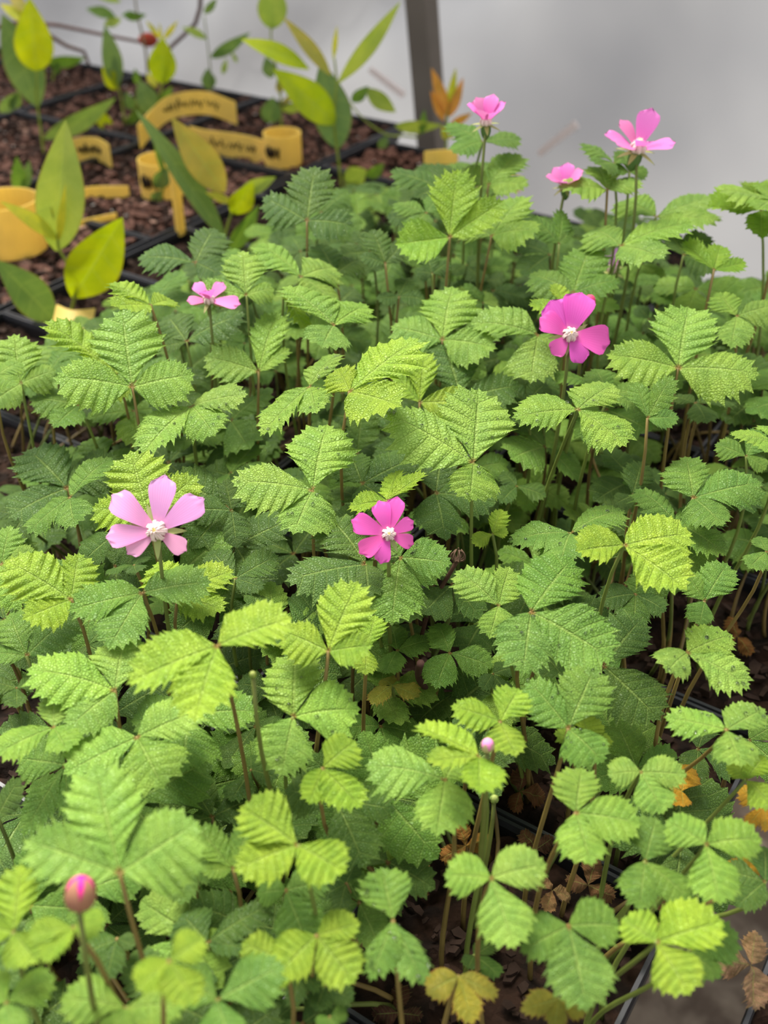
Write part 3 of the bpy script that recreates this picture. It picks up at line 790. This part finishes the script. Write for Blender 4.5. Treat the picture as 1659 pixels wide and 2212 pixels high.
def bud(reg, c, size, dz, col, tipcol, seed, axis=(0, -.2, 1), open_=.5):
    r = random.Random(seed); C = at_canopy(*P_(reg, *c), dz); n = Vector(axis).normalized(); L = size*depth(C)/F
    pl = plant_for(C); bs = C - n*L*.5
    so = stalk(bs, Vector((0, .2, 0)), pl, r, (0.17, 0.20, 0.04), .0009, 'flower_bud')
    B = basis(n.orthogonal(), n).to_4x4()
    V, Fc = ellipsoid(L*.40, L*.40, L*.46, 12, 8)
    o = mesh_obj('bud_core', V, Fc, M_SEPAL, so); o.color = tipcol + (1,); o.matrix_basis = Matrix.Translation(n*L*.55) @ B
    for k in range(5):
        V, Fc = [], []
        for j in range(7):
            s = j/6; th = math.pi*(.08 + open_*s); wv = L*.33*math.sin(math.pi*min(1, .15 + .85*s))**.7*(1 if s < .99 else .15) + L*.01
            for i in (-1, 0, 1):
                a = 2*math.pi*k/5 + i*.62*(1 - .7*max(0, s - .5)*2); rr = L*.455*math.sin(th)
                V.append((rr*math.cos(a), rr*math.sin(a), L*.52*(1 - math.cos(th)) - (0 if i == 0 else L*.02)))
        for j in range(6):
            for i in range(2): Fc.append((j*3+i, j*3+i+1, (j+1)*3+i+1, (j+1)*3+i))
        o = mesh_obj('sepal', V, Fc, M_SEPAL, so); o.color = jit(col, r, .1); o.matrix_basis = B
    add_occ(bs, bs + n*L, F*L*.5/depth(C))
    return so, pl
_, p = bud('J', (480, 1330), 78, .052, (0.34, 0.17, 0.09), (0.80, 0.03, 0.30), 1, (.05, .55, .8), open_=.78)
note(p, 'raspberry plant with one brown bud opening deep pink over yellow green leaves')
_, p = bud('K', (1530, 305), 34, .014, (0.42, 0.34, 0.2), (0.82, 0.30, 0.58), 2, (0, .2, .9), .6)
note(p, 'raspberry plant with a tiny pale pink bud nestling in bright young leaves')
_, p = bud('C', (685, 1265), 34, .012, (0.45, 0.07, 0.08), (0.72, 0.08, 0.20), 3, (.3, -.1, 1), .55)
bud('K', (1570, 625), 22, -.045, (0.26, 0.36, 0.08), (0.30, 0.36, 0.10), 4, open_=.7)
bud('J', (1510, 20), 18, .03, (0.26, 0.36, 0.06), (0.32, 0.36, 0.10), 5, open_=.7)
# young leaves that stand round the flowers
for i, L_ in enumerate([
 ('E', (930, 1330), (1165,1165), (705,1365), (1000,1150), 'y', .0), ('C', (560,1300), (500,1165), (360,1280), (590,1250), 'y', -.2),
 ('E', (310, 90), (455,335), (475,215), (370,200), 'y', -.2), ('C', (905, 560), (860, 440), (1000,540), (800,520), 'm', -.7)]):
    hand_leaf(*L_, seed=500 + i)
for pl, lab in FLOWERED:
    pl['label'] = lab
    if 'group' in pl: del pl['group']

# ------------------------------------------------------------------ water droplets on some leaves
def glass():
    m, nt = new_mat('water'); g = N(nt, 'ShaderNodeBsdfPrincipled'); g.inputs['Roughness'].default_value = 0.03
    g.inputs['IOR'].default_value = 1.33; g.inputs['Transmission Weight'].default_value = 1.0
    out = N(nt, 'ShaderNodeOutputMaterial'); nt.links.new(g.outputs[0], out.inputs[0]); return m
M_WATER = glass()
def droplets(lo, num, seed):
    r = random.Random(seed); V, Fc = [], []
    for ch in [c for c in lo.children if c.name.startswith('leaflet')]:
        vs_ = ch.data.vertices; mt = ch.matrix_basis
        for _ in range(num):
            ix = r.randrange(len(vs_)); ix -= ix % 7; q = vs_[ix + r.randrange(1, 5)]
            nn = (mt.to_3x3() @ q.normal).normalized(); p = mt @ q.co; s = r.choice((.00025, .0004, .0006, .0008))
            v, f = ellipsoid(s, s, s*.75, 8, 6); o = len(V); B = basis(nn.orthogonal(), nn)
            V += [p + nn*s*.45 + B @ Vector(x) for x in v]; Fc += [tuple(o + k for k in g) for g in f]
    o = mesh_obj('water_droplets', V, Fc, M_WATER, lo); o['kind'] = 'stuff'
WET = [('I', (265,605)), ('H', (1010,565)), ('I', (1185,845)), ('I', (1415,1300)), ('E', (1445,1105)), ('E', (485,1270)), ('E', (470,650)), ('I', (485,1290)), ('F', (500,1365)), ('K', (370,135)), ('D', (1145,905)), ('F', (540,640)), ('K', (965,1350))]
for i, L_ in enumerate(LEAVES):
    if (L_[0], L_[1]) in WET: droplets(BUILT[i][0], 7, i)

# ------------------------------------------------------------------ lower leaves of the bed
NOGO = [(1405, 1290, 1570, 1500), (1095, 1690, 1300, 1960), (790, 2060, 960, 2212), (-100, 860, 60, 1010), (1380, 2090, 1700, 2300), (1560, 1240, 1700, 1500), (1430, 930, 1560, 1010),
        (960, 1780, 1060, 1960), (1080, 2030, 1420, 2300)]
def allowed(x, y):
    for (x0, y0, x1, y1) in NOGO:
        if x0 < x < x1 and y0 < y < y1: return False
    if x < 600: return y > 770 - .53*x
    if x < 900: return y > 400
    if x < 1100: return y > 350
    if x < 1450: return y > 450
    return y > 580
def filler(per, seed):
    r = random.Random(seed); made = 0
    for (key, c) in POTS.items():
        for _ in range(per):
            for tr in range(7):
                J = Vector((c.x + r.gauss(0, .04), c.y + r.gauss(0, .04), 0)); top = canopy(J.y) - (.028 if J.y > .38 else .017)
                J.z = r.uniform(.025, top)
                if not in_view(J, 60): continue
                L = r.uniform(.017, .031); az = r.uniform(0, 6.28); ti = math.radians(r.uniform(0, 32)); ta = r.uniform(0, 6.28)
                n = (Vector((math.sin(ti)*math.cos(ta), math.sin(ti)*math.sin(ta), math.cos(ti))) + Vector((0, -.25, 0))).normalized()
                t = Vector((math.cos(az), math.sin(az), 0)); t = (t - n*t.dot(n)).normalized()*L
                vec = [t] + [Matrix.Rotation(s*math.radians(r.uniform(72, 98)), 3, n) @ t * r.uniform(.8, .98) for s in (1, -1)]
                pts = [J] + [J + q*k for q in vec for k in (.5, 1.0)] + [J + q*.7 + n.cross(q)*s for q in vec for s in (.3, -.3)]
                bad = False
                for p in pts:
                    x, y, d = proj(p)
                    if not allowed(x, y) or occluded_by(x, y, d): bad = True; break
                if bad: continue
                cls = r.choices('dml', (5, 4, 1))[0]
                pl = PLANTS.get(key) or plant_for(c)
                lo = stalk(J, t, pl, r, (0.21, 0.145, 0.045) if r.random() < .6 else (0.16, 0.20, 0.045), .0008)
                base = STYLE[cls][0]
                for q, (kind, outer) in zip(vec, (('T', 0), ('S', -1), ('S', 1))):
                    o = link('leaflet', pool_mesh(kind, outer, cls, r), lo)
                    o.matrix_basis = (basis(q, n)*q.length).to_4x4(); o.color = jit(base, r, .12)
                made += 1
                break
    return made
print('filler', filler(21, 11))

# ------------------------------------------------------------------ blueberries
def blue_leaf_mesh(W, arch, fold, r, ovate=.42):
    V, UV, FL, Fc = [], [], [], []
    ny, nx = 14, 4
    for j in range(ny + 1):
        s = j/ny; e = math.log(.5)/math.log(ovate)
        wv = W*max(0, math.sin(math.pi*min(1, s)**e))**.85*(1 if s < .5 else (1 - .15*(s-.5)*2)) + (.012 if s < .06 else 0)
        for i in range(-nx, nx + 1):
            x = wv*i/nx; z = arch*4*s*(1-s) + fold*abs(x) + .02*math.sin(s*9 + i)*wv
            V.append((x, s, z)); UV.append((s*5 + .5*abs(i)/nx, abs(i)/nx)); FL.append((x, s))
    w_ = 2*nx + 1
    for j in range(ny):
        for i in range(2*nx): Fc.append((j*w_+i, j*w_+i+1, (j+1)*w_+i+1, (j+1)*w_+i))
    return V, Fc, UV, FL
BC = {'br': (0.50, 0.60, 0.012), 'yl': (0.70, 0.66, 0.06), 'du': (0.185, 0.30, 0.105), 'gr': (0.16, 0.30, 0.05), 'bz': (0.50, 0.42, 0.10), 'lt': (0.40, 0.52, 0.11), 'or': (0.75, 0.34, 0.08)}
def y_plane(px, py, Y):
    d = ray(px, py); return CAM + d*(Y/d.y)
def blue_plant(base_px, stem, leaves, label, seed, scol=(0.32, 0.40, 0.05), sr=.0016, dY=0.0, reg='A', group=None):
    r = random.Random(seed); B = at_z(*P_(reg, *base_px), 0.002)
    if dY: B = Vector((B.x*(B.y + dY)/B.y, B.y + dY, .002)); 
    root = empty('blueberry_plant', Vector((B.x, B.y, 0.0))); tag(root, label, 'plant', group)
    for k, st in enumerate(stem):
        pts = [y_plane(*P_(reg, *p), B.y) - root.location for p in st]
        if k == 0: pts = [Vector((pts[0].x, 0, -.01))] + pts if pts[0].z > .004 else pts
        sm = []
        for i in range(len(pts) - 1):
            p0 = pts[max(0, i-1)]; p1 = pts[i]; p2 = pts[i+1]; p3 = pts[min(len(pts)-1, i+2)]
            sm += bez(p1, p1 + (p2 - p0)/6, p2 - (p3 - p1)/6, p2, 4)[:-1]
        sm.append(pts[-1])
        v, f = tube(sm, sr*(1 if k == 0 else .7), sr*.55, 7); o = mesh_obj('stem', v, f, M_STALK, root); o.color = scol + (1,)
    for (b, t, wpx, col, roll, dy) in leaves:
        Bp = y_plane(*P_(reg, *b), B.y); Tp = y_plane(*P_(reg, *t), B.y + dy); ax = Tp - Bp; L = ax.length
        view = (CAM - Bp).normalized(); nn = (view - ax.normalized()*view.dot(ax.normalized())).normalized()
        if nn.z < 0: nn = nn
        nn = Matrix.Rotation(math.radians(roll), 3, ax.normalized()) @ nn
        W = wpx/REG[reg][2]*depth(Bp)/F/2/L/max(.35, math.cos(math.radians(roll)))
        V, Fc, UV, FL = blue_leaf_mesh(W, r.uniform(.02, .07), r.uniform(.05, .25), r, r.uniform(.40, .48))
        o = mesh_obj('leaf', V, Fc, M_BLUE, root, uvs={'vein': UV, 'flat': FL}); o.color = jit(BC[col], r, .05)
        o.matrix_basis = Matrix.Translation(Bp - root.location) @ (basis(ax, nn)*L).to_4x4()
    return root, B
blue_plant((345,1640), [[(345,1640),(378,1540),(372,1400),(300,1270),(296,1180)]],
 [((372,1525),(628,1112),255,'br',10,-.01), ((290,1285),(336,612),238,'lt',0,.02), ((296,1225),(-2,1030),75,'yl',25,-.02), ((300,1230),(336,940),38,'yl',0,0), ((275,1120),(258,1050),14,'yl',0,0),
  ((275,1640),(-25,1330),190,'du',15,-.015)], 'blueberry seedling with broad bright lime leaf nearest the black pot rim', 1)
blue_plant((226,790), [[(226,790),(205,640),(188,500),(188,350)]],
 [((186,365),(150,-15),190,'br',0,-.01), ((195,548),(10,70),190,'du',15,.02), ((222,710),(595,500),95,'du',35,-.01), ((60,560),(95,462),60,'du',30,0), ((150,120),(0,20),60,'yl',20,.01), ((140,60),(40,-40),60,'bz',0,.02), ((0,575),(92,470),70,'du',20,0)],
 'tall blueberry seedling with upright lime leaf over a long dull green leaf', 2)
blue_plant((1145,1330), [[(1145,1330),(1150,1220),(1180,1110),(1195,1060)]],
 [((1150,1225),(688,555),110,'du',30,.01), ((1150,985),(878,602),170,'bz',0,.0), ((1190,1095),(1295,930),120,'br',15,-.01), ((1230,985),(1415,905),75,'lt',10,-.01), ((1190,1040),(1050,985),45,'yl',20,-.01), ((1170,1290),(1325,1050),90,'gr',20,0)],
 'blueberry seedling with a bronze leaf and a long narrow folded leaf', 3)
blue_plant((790,700), [[(790,700),(795,590),(830,430),(838,200)]],
 [((830,432),(832,190),142,'br',0,-.005), ((822,200),(748,105),26,'yl',0,0), ((838,200),(912,105),28,'yl',0,0), ((826,200),(815,115),16,'yl',0,0), ((790,595),(712,408),118,'du',0,.005), ((800,570),(880,440),60,'gr',20,.005), ((800,450),(750,375),40,'yl',20,.01)],
 'blueberry seedling with one oval lime leaf topped by yellow shoots', 4)
blue_plant((640,640), [[(640,640),(620,500),(600,430)], [(640,620),(690,560),(705,420)]],
 [((600,455),(535,128),100,'du',10,0), ((605,460),(522,340),80,'br',15,-.01), ((590,455),(580,260),50,'gr',20,0), ((585,680),(450,555),70,'br',25,-.02), ((680,560),(640,470),60,'du',10,0), ((700,430),(690,350),40,'gr',20,0), ((630,860),(715,700),85,'du',10,-.02), ((640,860),(500,755),50,'gr',30,-.02), ((640,870),(730,910),50,'lt',30,-.02), ((650,640),(760,520),50,'gr',10,0)],
 'bushy blueberry seedling with a dark upright blade leaf and several stems', 5)
blue_plant((330,975), [[(330,975),(305,780),(288,620),(300,430),(290,300)]],
 [((296,632),(-28,352),165,'br',12,-.02), ((310,762),(220,310),195,'du',10,.015), ((270,385),(25,85),70,'bz',15,0), ((308,425),(630,5),82,'lt',15,0), ((285,305),(303,130),26,'yl',0,0), ((160,355),(-190,200),90,'br',35,0), ((345,930),(470,1020),90,'lt',30,0), ((455,905),(545,835),60,'gr',30,0), ((340,920),(455,870),110,'lt',40,0)],
 'tall blueberry seedling with spread bronze tips and broad lime leaf', 6, reg='B')
blue_plant((862,800), [[(862,800),(866,640),(872,540)], [(720,705),(640,695),(560,690),(450,620),(372,530)]],
 [((872,600),(786,345),62,'or',10,0), ((876,560),(912,345),44,'yl',0,0), ((876,600),(950,395),50,'or',15,0), ((850,620),(782,465),50,'or',20,0), ((880,640),(995,578),40,'or',30,0), ((865,720),(840,640),34,'yl',0,0), ((865,710),(925,660),30,'yl',0,0),
  ((378,520),(465,440),60,'gr',20,0), ((450,450),(605,575),85,'lt',20,0), ((600,645),(845,640),62,'lt',40,0), ((735,690),(750,560),40,'gr',10,0), ((520,760),(560,690),50,'du',20,0)],
 'blueberry seedling with orange bronze shoots in front of the grey post', 7, reg='B')
blue_plant((1440,700), [[(1440,700),(1435,480),(1390,230),(1390,120)]],
 [((1390,150),(1400,-120),150,'lt',0,0), ((1390,400),(1360,290),70,'du',0,0), ((1380,630),(1400,495),110,'du',0,0), ((1440,530),(1530,470),28,'bz',10,0), ((1435,480),(1425,400),40,'bz',0,0), ((1440,560),(1560,530),50,'lt',40,0)],
 'thin pale blueberry seedling growing from a yellow tag ring', 8)
blue_plant((1080,560), [[(1080,560),(1078,400),(1070,290),(1045,80)]],
 [((1080,295),(1282,165),60,'du',20,0), ((1075,460),(1060,350),75,'du',0,0), ((1060,200),(930,140),40,'lt',30,0), ((1045,70),(1110,-10),40,'du',20,0), ((1080,280),(1190,250),24,'lt',30,0), ((1140,380),(1160,300),30,'lt',0,0), ((1215,320),(1185,265),22,'lt',0,0)],
 'slender blueberry seedling with drooping buds against the film', 9, sr=.0013, scol=(0.25, 0.30, 0.12))
blue_plant((760,470), [[(760,470),(745,260),(700,60),(690,-40)]],
 [((590,85),(440,45),55,'gr',25,0), ((640,90),(750,75),40,'gr',25,0), ((620,100),(530,130),50,'lt',20,0), ((700,70),(620,80),30,'gr',20,0), ((620,10),(500,-10),30,'lt',20,0)],
 'leggy blueberry seedling with small oval leaves high against the film', 10, sr=.0018, scol=(0.30, 0.26, 0.14))
blue_plant((100,1060), [[(100,1060),(95,960)]], [((100,1010),(85,800),75,'gr',10,0), ((120,980),(150,820),50,'du',20,.01)], 'short blueberry sprout standing inside a yellow tag loop', 11)
blue_plant((815,1040), [[(815,1040),(840,900),(800,700)]], [((800,965),(860,855),85,'du',10,0), ((790,1035),(820,975),65,'du',10,0), ((845,900),(780,690),30,'gr',0,0)], 'small dull leaved blueberry sprout above the yellow tag roll', 12)
blue_plant((270,420), [[(270,420),(280,320)]], [((230,320),(440,295),60,'gr',35,0), ((280,380),(300,310),40,'gr',0,0)], 'low dark blueberry sprout at the far edge of the bark', 13)
# bare twigs
def twig(pxs, Y, r0, r1, col, label, cat='twig'):
    pts = [y_plane(*P_('A', *p), Y) for p in pxs]; o = pts[0].copy()
    sm = []
    for i in range(len(pts) - 1): sm += [pts[i].lerp(pts[i+1], k/4) for k in range(4)]
    sm.append(pts[-1]); v, f = tube([p - o for p in sm], r0, r1, 7); ob = mesh_obj('bare_twig', v, f, M_TWIG, None, True, o); ob.color = col + (1,)
    tag(ob, label, cat); return ob
t1 = twig([(-60,150),(120,110),(300,130),(500,172),(745,220)], 1.50, .0028, .002, (0.20, 0.11, 0.09), 'long thin brown twig with a red bud reaching across the film')
V, Fc = ellipsoid(.013, .008, .009); o = mesh_obj('bud', V, Fc, M_TWIG, t1, True, y_plane(*P_('A', 758, 204), 1.50) - t1.location); o.color = (0.45, 0.07, 0.04, 1)
twig([(1030,-60),(1025,40),(1000,120),(940,180),(880,235),(800,330)], 1.45, .003, .0024, (0.16, 0.11, 0.10), 'bent brown twig leaning across the film to the soil')
twig([(250,180),(340,235),(430,265),(455,330)], 1.42, .0026, .002, (0.14, 0.08, 0.06), 'short dark brown twig arching over the far bark')

# ------------------------------------------------------------------ yellow tags
def ribbon(pts, H, label, writing=True, thick=.0006, lean=None, cap='plant_tag'):
    base = pts[0]; root = None
    V, Fc = [], []
    nrm = []
    for i, p in enumerate(pts):
        t = pts[min(i+1, len(pts)-1)] - pts[max(i-1, 0)]; nn = Vector((t.y, -t.x, 0)).normalized(); nrm.append(nn)
        h = H if not isinstance(H, list) else H[i]
        up = Vector((0, 0, h)) if lean is None else (Vector(lean).normalized()*h)
        for off in (-thick, thick):
            V.append(p + nn*off - base); V.append(p + up + nn*off - base)
    for i in range(len(pts) - 1):
        a, b = i*4, (i+1)*4
        Fc += [(a, b, b+1, a+1), (a+2, a+3, b+3, b+2), (a+1, b+1, b+3, a+3), (a, a+2, b+2, b)]
    e = (len(pts)-1)*4; Fc += [(0, 1, 3, 2), (e, e+2, e+3, e+1)]
    o = mesh_obj(cap, V, Fc, M_TAG, None, False, base); tag(o, label, 'tag')
    if writing:
        r = random.Random(len(pts)); n_ = len(pts); vv, ff = [], []
        i0, i1 = writing; prev = None; steps = 46
        for k in range(steps):
            s = i0 + (i1 - i0)*k/steps; i = min(n_ - 2, int(s)); q = pts[i].lerp(pts[i+1], s - i)
            if to_cam := True:
                nn = nrm[i]; nn = nn if nn.dot(CAM - q) > 0 else -nn
            h = H if not isinstance(H, list) else H[i]
            hh = h*(.5 + .17*math.sin(k*2.3) + .06*r.uniform(-1, 1) + (.13 if k in (2, 14, 15, 30) else 0))
            p = q + Vector((0, 0, hh)) + nn*(thick + .0005) - base
            gap = k % 12 == 11
            if prev is not None and not gap:
                v_, f_ = tube([prev, p], .00055, .00055, 4, len(vv)); vv += v_; ff += f_
            prev = None if gap else p
        mesh_obj('handwriting', vv, ff, M_INK, o)
    return o
def gp(x, y, z=.003): return at_z(*P_('A', x, y), z)
def sm_path(pts, k=5):
    out = []
    for i in range(len(pts) - 1):
        p0 = pts[max(0, i-1)]; p1 = pts[i]; p2 = pts[i+1]; p3 = pts[min(len(pts)-1, i+2)]
        out += bez(p1, p1 + (p2 - p0)/6, p2 - (p3 - p1)/6, p2, k)[:-1]
    return out + [pts[-1]]
ribbon(sm_path([gp(385,835), gp(450,825), gp(520,830), gp(575,865)]), .026, 'yellow plant tag strip curving beside the bushy seedling', (2, 11))
ribbon(sm_path([gp(720,765,.004), gp(780,690,.012), gp(860,620,.025), gp(960,590,.028), gp(1080,590,.024), gp(1215,640,.014)]), .026, 'long yellow plant tag strip arching in front of the film edge', (9, 22))
ribbon(sm_path([gp(985,770), gp(1060,790), gp(1180,805), gp(1290,825), gp(1365,850)]), .027, 'yellow plant tag strip with black writing next to the upright tag ring', (2, 17))
def ring(cx, cy, rad, H, label, a0=0, a1=360, z=.003):
    c = gp(cx, cy, z); pts = [c + Vector((math.cos(math.radians(a)), math.sin(math.radians(a)), 0))*rad for a in np.linspace(a0, a1, 28)]
    return ribbon(pts, H, label, (16, 20))
ring(1452, 838, .020, .034, 'upright yellow tag rolled into a ring around a seedling')
ring(850, 990, .024, .036, 'yellow tag roll lying around the small dull sprout', 20, 350)
ribbon(sm_path([gp(905,1205), gp(925,1210), gp(950,1195)]), [.075]*11, 'yellow tag end standing upright by the black pot rim', False)
ribbon(sm_path([gp(385,1035), gp(480,1015), gp(600,1012), gp(665,1012)]), .012, 'narrow yellow tag strip lying on the bark', False)
ring(70, 1270, .030, .046, 'large yellow tag ring leaning around the short sprout')
ribbon(sm_path([gp(385,1165), gp(480,1145), gp(600,1120)]), .006, 'thin brownish yellow tag edge poking out of the soil', False)
ribbon(sm_path([gp(270,1660,.01), gp(350,1690,.01), gp(470,1680,.01)]), .02, 'yellow tag piece at the foot of the lime leaved seedling', False, lean=(0, .8, .35))
def hp(x, y, dz): return at_canopy(*P_('B', x, y), dz)
for (x, y, Ls, lab) in ((835, 850, .032, 'orange yellow tag showing between leaves in front of the post'), (1100, 990, .05, 'pale yellow tag lying behind the upright leaves under the cup flower'), (230, 1240, .03, 'orange yellow tag peeping out under the broad dark leaf')):
    c = at_z(*P_('B', x, y), .05 if x > 300 else .04)
    ribbon(sm_path([c - Vector((Ls/2, 0, 0)), c + Vector((0, -.008, .004)), c + Vector((Ls/2, .005, 0))]), .014, lab, False)

# ------------------------------------------------------------------ dead leaves and dry stems
def dead_leaf(reg, c, size, rot, label, seed, col=(0.22, 0.105, 0.045), z=.012):
    r = random.Random(seed); C = at_z(*P_(reg, *c), z); root = empty('dead_leaf', Vector((C.x, C.y, C.z))); tag(root, label, 'dead leaf')
    L = size*depth(C)/F; n = Vector((r.uniform(-.3, .3), -.45, .9)).normalized()
    for k, a in enumerate((0, 95, -95)):
        me = leaflet_mesh('T' if k == 0 else 'S', -1 if k == 1 else 1, 1.0, r.uniform(-.5, .6), r.uniform(.05, .2), .03, r.uniform(.3, 1.0), .2, r, True, .06, M_DEAD)
        t = Matrix.Rotation(math.radians(rot + a), 3, n) @ (n.orthogonal().normalized())
        o = link('leaflet', me, root); o.matrix_basis = (basis(t, (n + Vector((r.uniform(-.3, .3), r.uniform(-.3, .3), 0))).normalized())*L*r.uniform(.7, 1)).to_4x4(); o.color = jit(col, r, .2)
    return root
dead_leaf('K', (1400, 905), 75, 60, 'brown yellow withered leaf propped beside the bare stems', 1, (0.32, 0.15, 0.035), .04)
dead_leaf('L', (390, 880), 62, 200, 'tan shrivelled leaf lying under the bright toothed leaf', 2, (0.33, 0.19, 0.10), .02)
dead_leaf('L', (600, 850), 70, 20, 'brown curled leaf on the litter between two raspberry plants', 3, (0.24, 0.12, 0.06), .02)
dead_leaf('L', (1560, 1320), 95, 120, 'pinkish brown dry leaf hanging over the bench gap', 4, (0.42, 0.24, 0.15), .03)
dead_leaf('L', (290, 640), 60, 80, 'dark brown crumpled leaf deep in the litter', 5, (0.14, 0.065, 0.035), .008)
dead_leaf('L', (200, 300), 60, 300, 'reddish brown crumpled leaf beside an arching stalk', 6, (0.17, 0.07, 0.035), .01)
dead_leaf('K', (1090, 1130), 55, 10, 'rust brown leaf scrap behind the large mid green leaf', 7, (0.30, 0.13, 0.05), .02)
dead_leaf('I', (1480, 750), 60, 150, 'rust brown dead leaf at the edge of the dark gap', 8, (0.22, 0.09, 0.03), .012)
dead_leaf('K', (1000, 1900), 60, 40, 'dark brown dead leaf on the soil of a pot', 9, (0.09, 0.04, 0.025), .006)
dead_leaf('L', (1100, 950), 50, 240, 'small rust leaf under the mid green trifoliate leaf', 10, (0.3, 0.13, 0.06), .02)
r = random.Random(4)
st = at_canopy(*P_('H', 1130, 1195), -.035); bt = at_z(*P_('H', 1195, 1520), .01)
v, f = tube([p - bt for p in sm_path([bt, bt.lerp(st, .4) + Vector((.002, 0, 0)), bt.lerp(st, .75) - Vector((.002, 0, 0)), st])], .0012, .0016, 7)
o = mesh_obj('dry_stem', v, f, M_TWIG, None, True, bt); o.color = (0.10, 0.05, 0.04, 1); tag(o, 'broken dark brown dry stem standing among low leaves', 'stem')
hc = at_canopy(*P_('H', 1350, 580), -.022); pl = empty('dried_flower', Vector((hc.x, hc.y, 0))); tag(pl, 'dried brown flower head curled up on a dark stalk', 'dried flower')
v, f = tube([p - pl.location for p in sm_path([Vector((hc.x - .012, hc.y, -.003)), Vector((hc.x - .014, hc.y, hc.z*.6)), hc])], .0009, .0009, 6)
o = mesh_obj('stalk', v, f, M_TWIG, pl); o.color = (0.10, 0.05, 0.035, 1)
for k in range(9):
    a = 2*math.pi*k/9; e = Vector((math.cos(a), math.sin(a), 0)); s = .0045*r.uniform(.7, 1.2)
    v, f = tube(bez(hc, hc + e*s*.8, hc + e*s*1.1 + Vector((0, 0, s*.9)), hc + e*s*.3 + Vector((0, 0, s*1.3)), 6), .0005, .0003, 5)
    o = mesh_obj('dry_sepal', [p - pl.location for p in v], f, M_TWIG, pl); o.color = (0.14, 0.085, 0.055, 1)

# reflected light streaks on the film, modelled as thin pale strips
def light_streak(p0, p1, wd, label, col):
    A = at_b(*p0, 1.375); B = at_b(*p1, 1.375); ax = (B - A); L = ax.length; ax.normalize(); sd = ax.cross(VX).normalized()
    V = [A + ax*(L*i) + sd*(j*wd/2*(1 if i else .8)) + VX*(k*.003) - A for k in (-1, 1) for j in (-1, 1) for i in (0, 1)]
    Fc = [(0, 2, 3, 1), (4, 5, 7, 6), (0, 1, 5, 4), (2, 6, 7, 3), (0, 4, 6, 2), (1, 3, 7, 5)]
    o = mesh_obj('light_streak', V, Fc, M_STREAK, None, False, A); tag(o, label, 'light_streak')
M_STREAK = plain('pale_light_streak', (0.92, 0.80, 0.76), 0.7, 0.2, noise=0.3, scale=20)
light_streak((1165, 332), (1245, 268), .011, 'short pale pinkish light streak slanting on the plastic film', 0)
light_streak((800, 150), (872, 205), .009, 'pale slanting light streak on the film beside the grey post', 0)

# ------------------------------------------------------------------ labels of the flowerless plants, by the nearest thing one can find
MARKS = [
 ('the pale pink six petalled flower', 'G', (940, 545)), ('the deep pink seven petalled flower', 'H', (940, 425)), ('the deep pink twisted flower', 'C', (580, 1445)),
 ('the pink flower on a long green calyx', 'C', (948, 440)), ('the pink cup flower near the bronze shoots', 'C', (125, 295)), ('the half hidden pink cup flower', 'C', (555, 640)),
 ('the pink flower near the black rim', 'A', (1070, 1540)), ('the lilac flower among stalks', 'C', (810, 1095)), ('the brown bud opening pink', 'J', (480, 1330)),
 ('the tiny pale pink bud', 'K', (1530, 305)), ('the dried brown flower head', 'H', (1350, 580)), ('the broken dry stem', 'H', (1130, 1195)),
 ('the tan shrivelled leaf', 'L', (390, 880)), ('the pinkish dry leaf over the bench gap', 'L', (1560, 1320)), ('the lime leaved seedling at the pot rim', 'A', (345, 1640)),
 ('the broad dark leaf over an orange tag', 'B', (150, 1130)), ('the bright cupped upright leaf', 'B', (880, 1215)), ('the pale leaf splayed below the long calyx', 'C', (860, 960)),
 ('the bright small cup shaped leaf by the film', 'C', (1365, 1088)), ('the pleated drooping yellow leaf', 'E', (310, 90)), ('the light heart shaped leaf over dark leaves', 'I', (815, 212)), ('the big light leaf by the seedling rim', 'D', (790, 790)),
 ('the orange bronze blueberry shoots', 'B', (862, 800)), ('the rust brown dead leaf by the dark gap', 'I', (1480, 750)), ('the brown yellow withered leaf', 'K', (1400, 905))]
mk_pts = []
for (nm, rg, c) in MARKS:
    p = at_canopy(*P_(rg, *c), -.02); mk_pts.append((nm, p))
free = [o for o in PLANTS.values() if o.get('group') == 'flowerless raspberry plants']
ORD = ['closest to', 'second closest to', 'third closest to', 'fourth closest to', 'fifth closest to', 'sixth closest to', 'seventh closest to', 'eighth closest to', 'ninth closest to', 'tenth closest to', 'eleventh closest to']
todo = {}
for o in free:
    nm, p = min(mk_pts, key=lambda q: (q[1].x - o.location.x)**2 + (q[1].y - o.location.y)**2)
    todo.setdefault(nm, []).append(((p.x - o.location.x)**2 + (p.y - o.location.y)**2, o))
for nm, lst in todo.items():
    lst.sort(key=lambda q: q[0])
    for k, (_, o) in enumerate(lst):
        o['label'] = 'flowerless raspberry plant %s %s' % (ORD[min(k, 10)], nm)
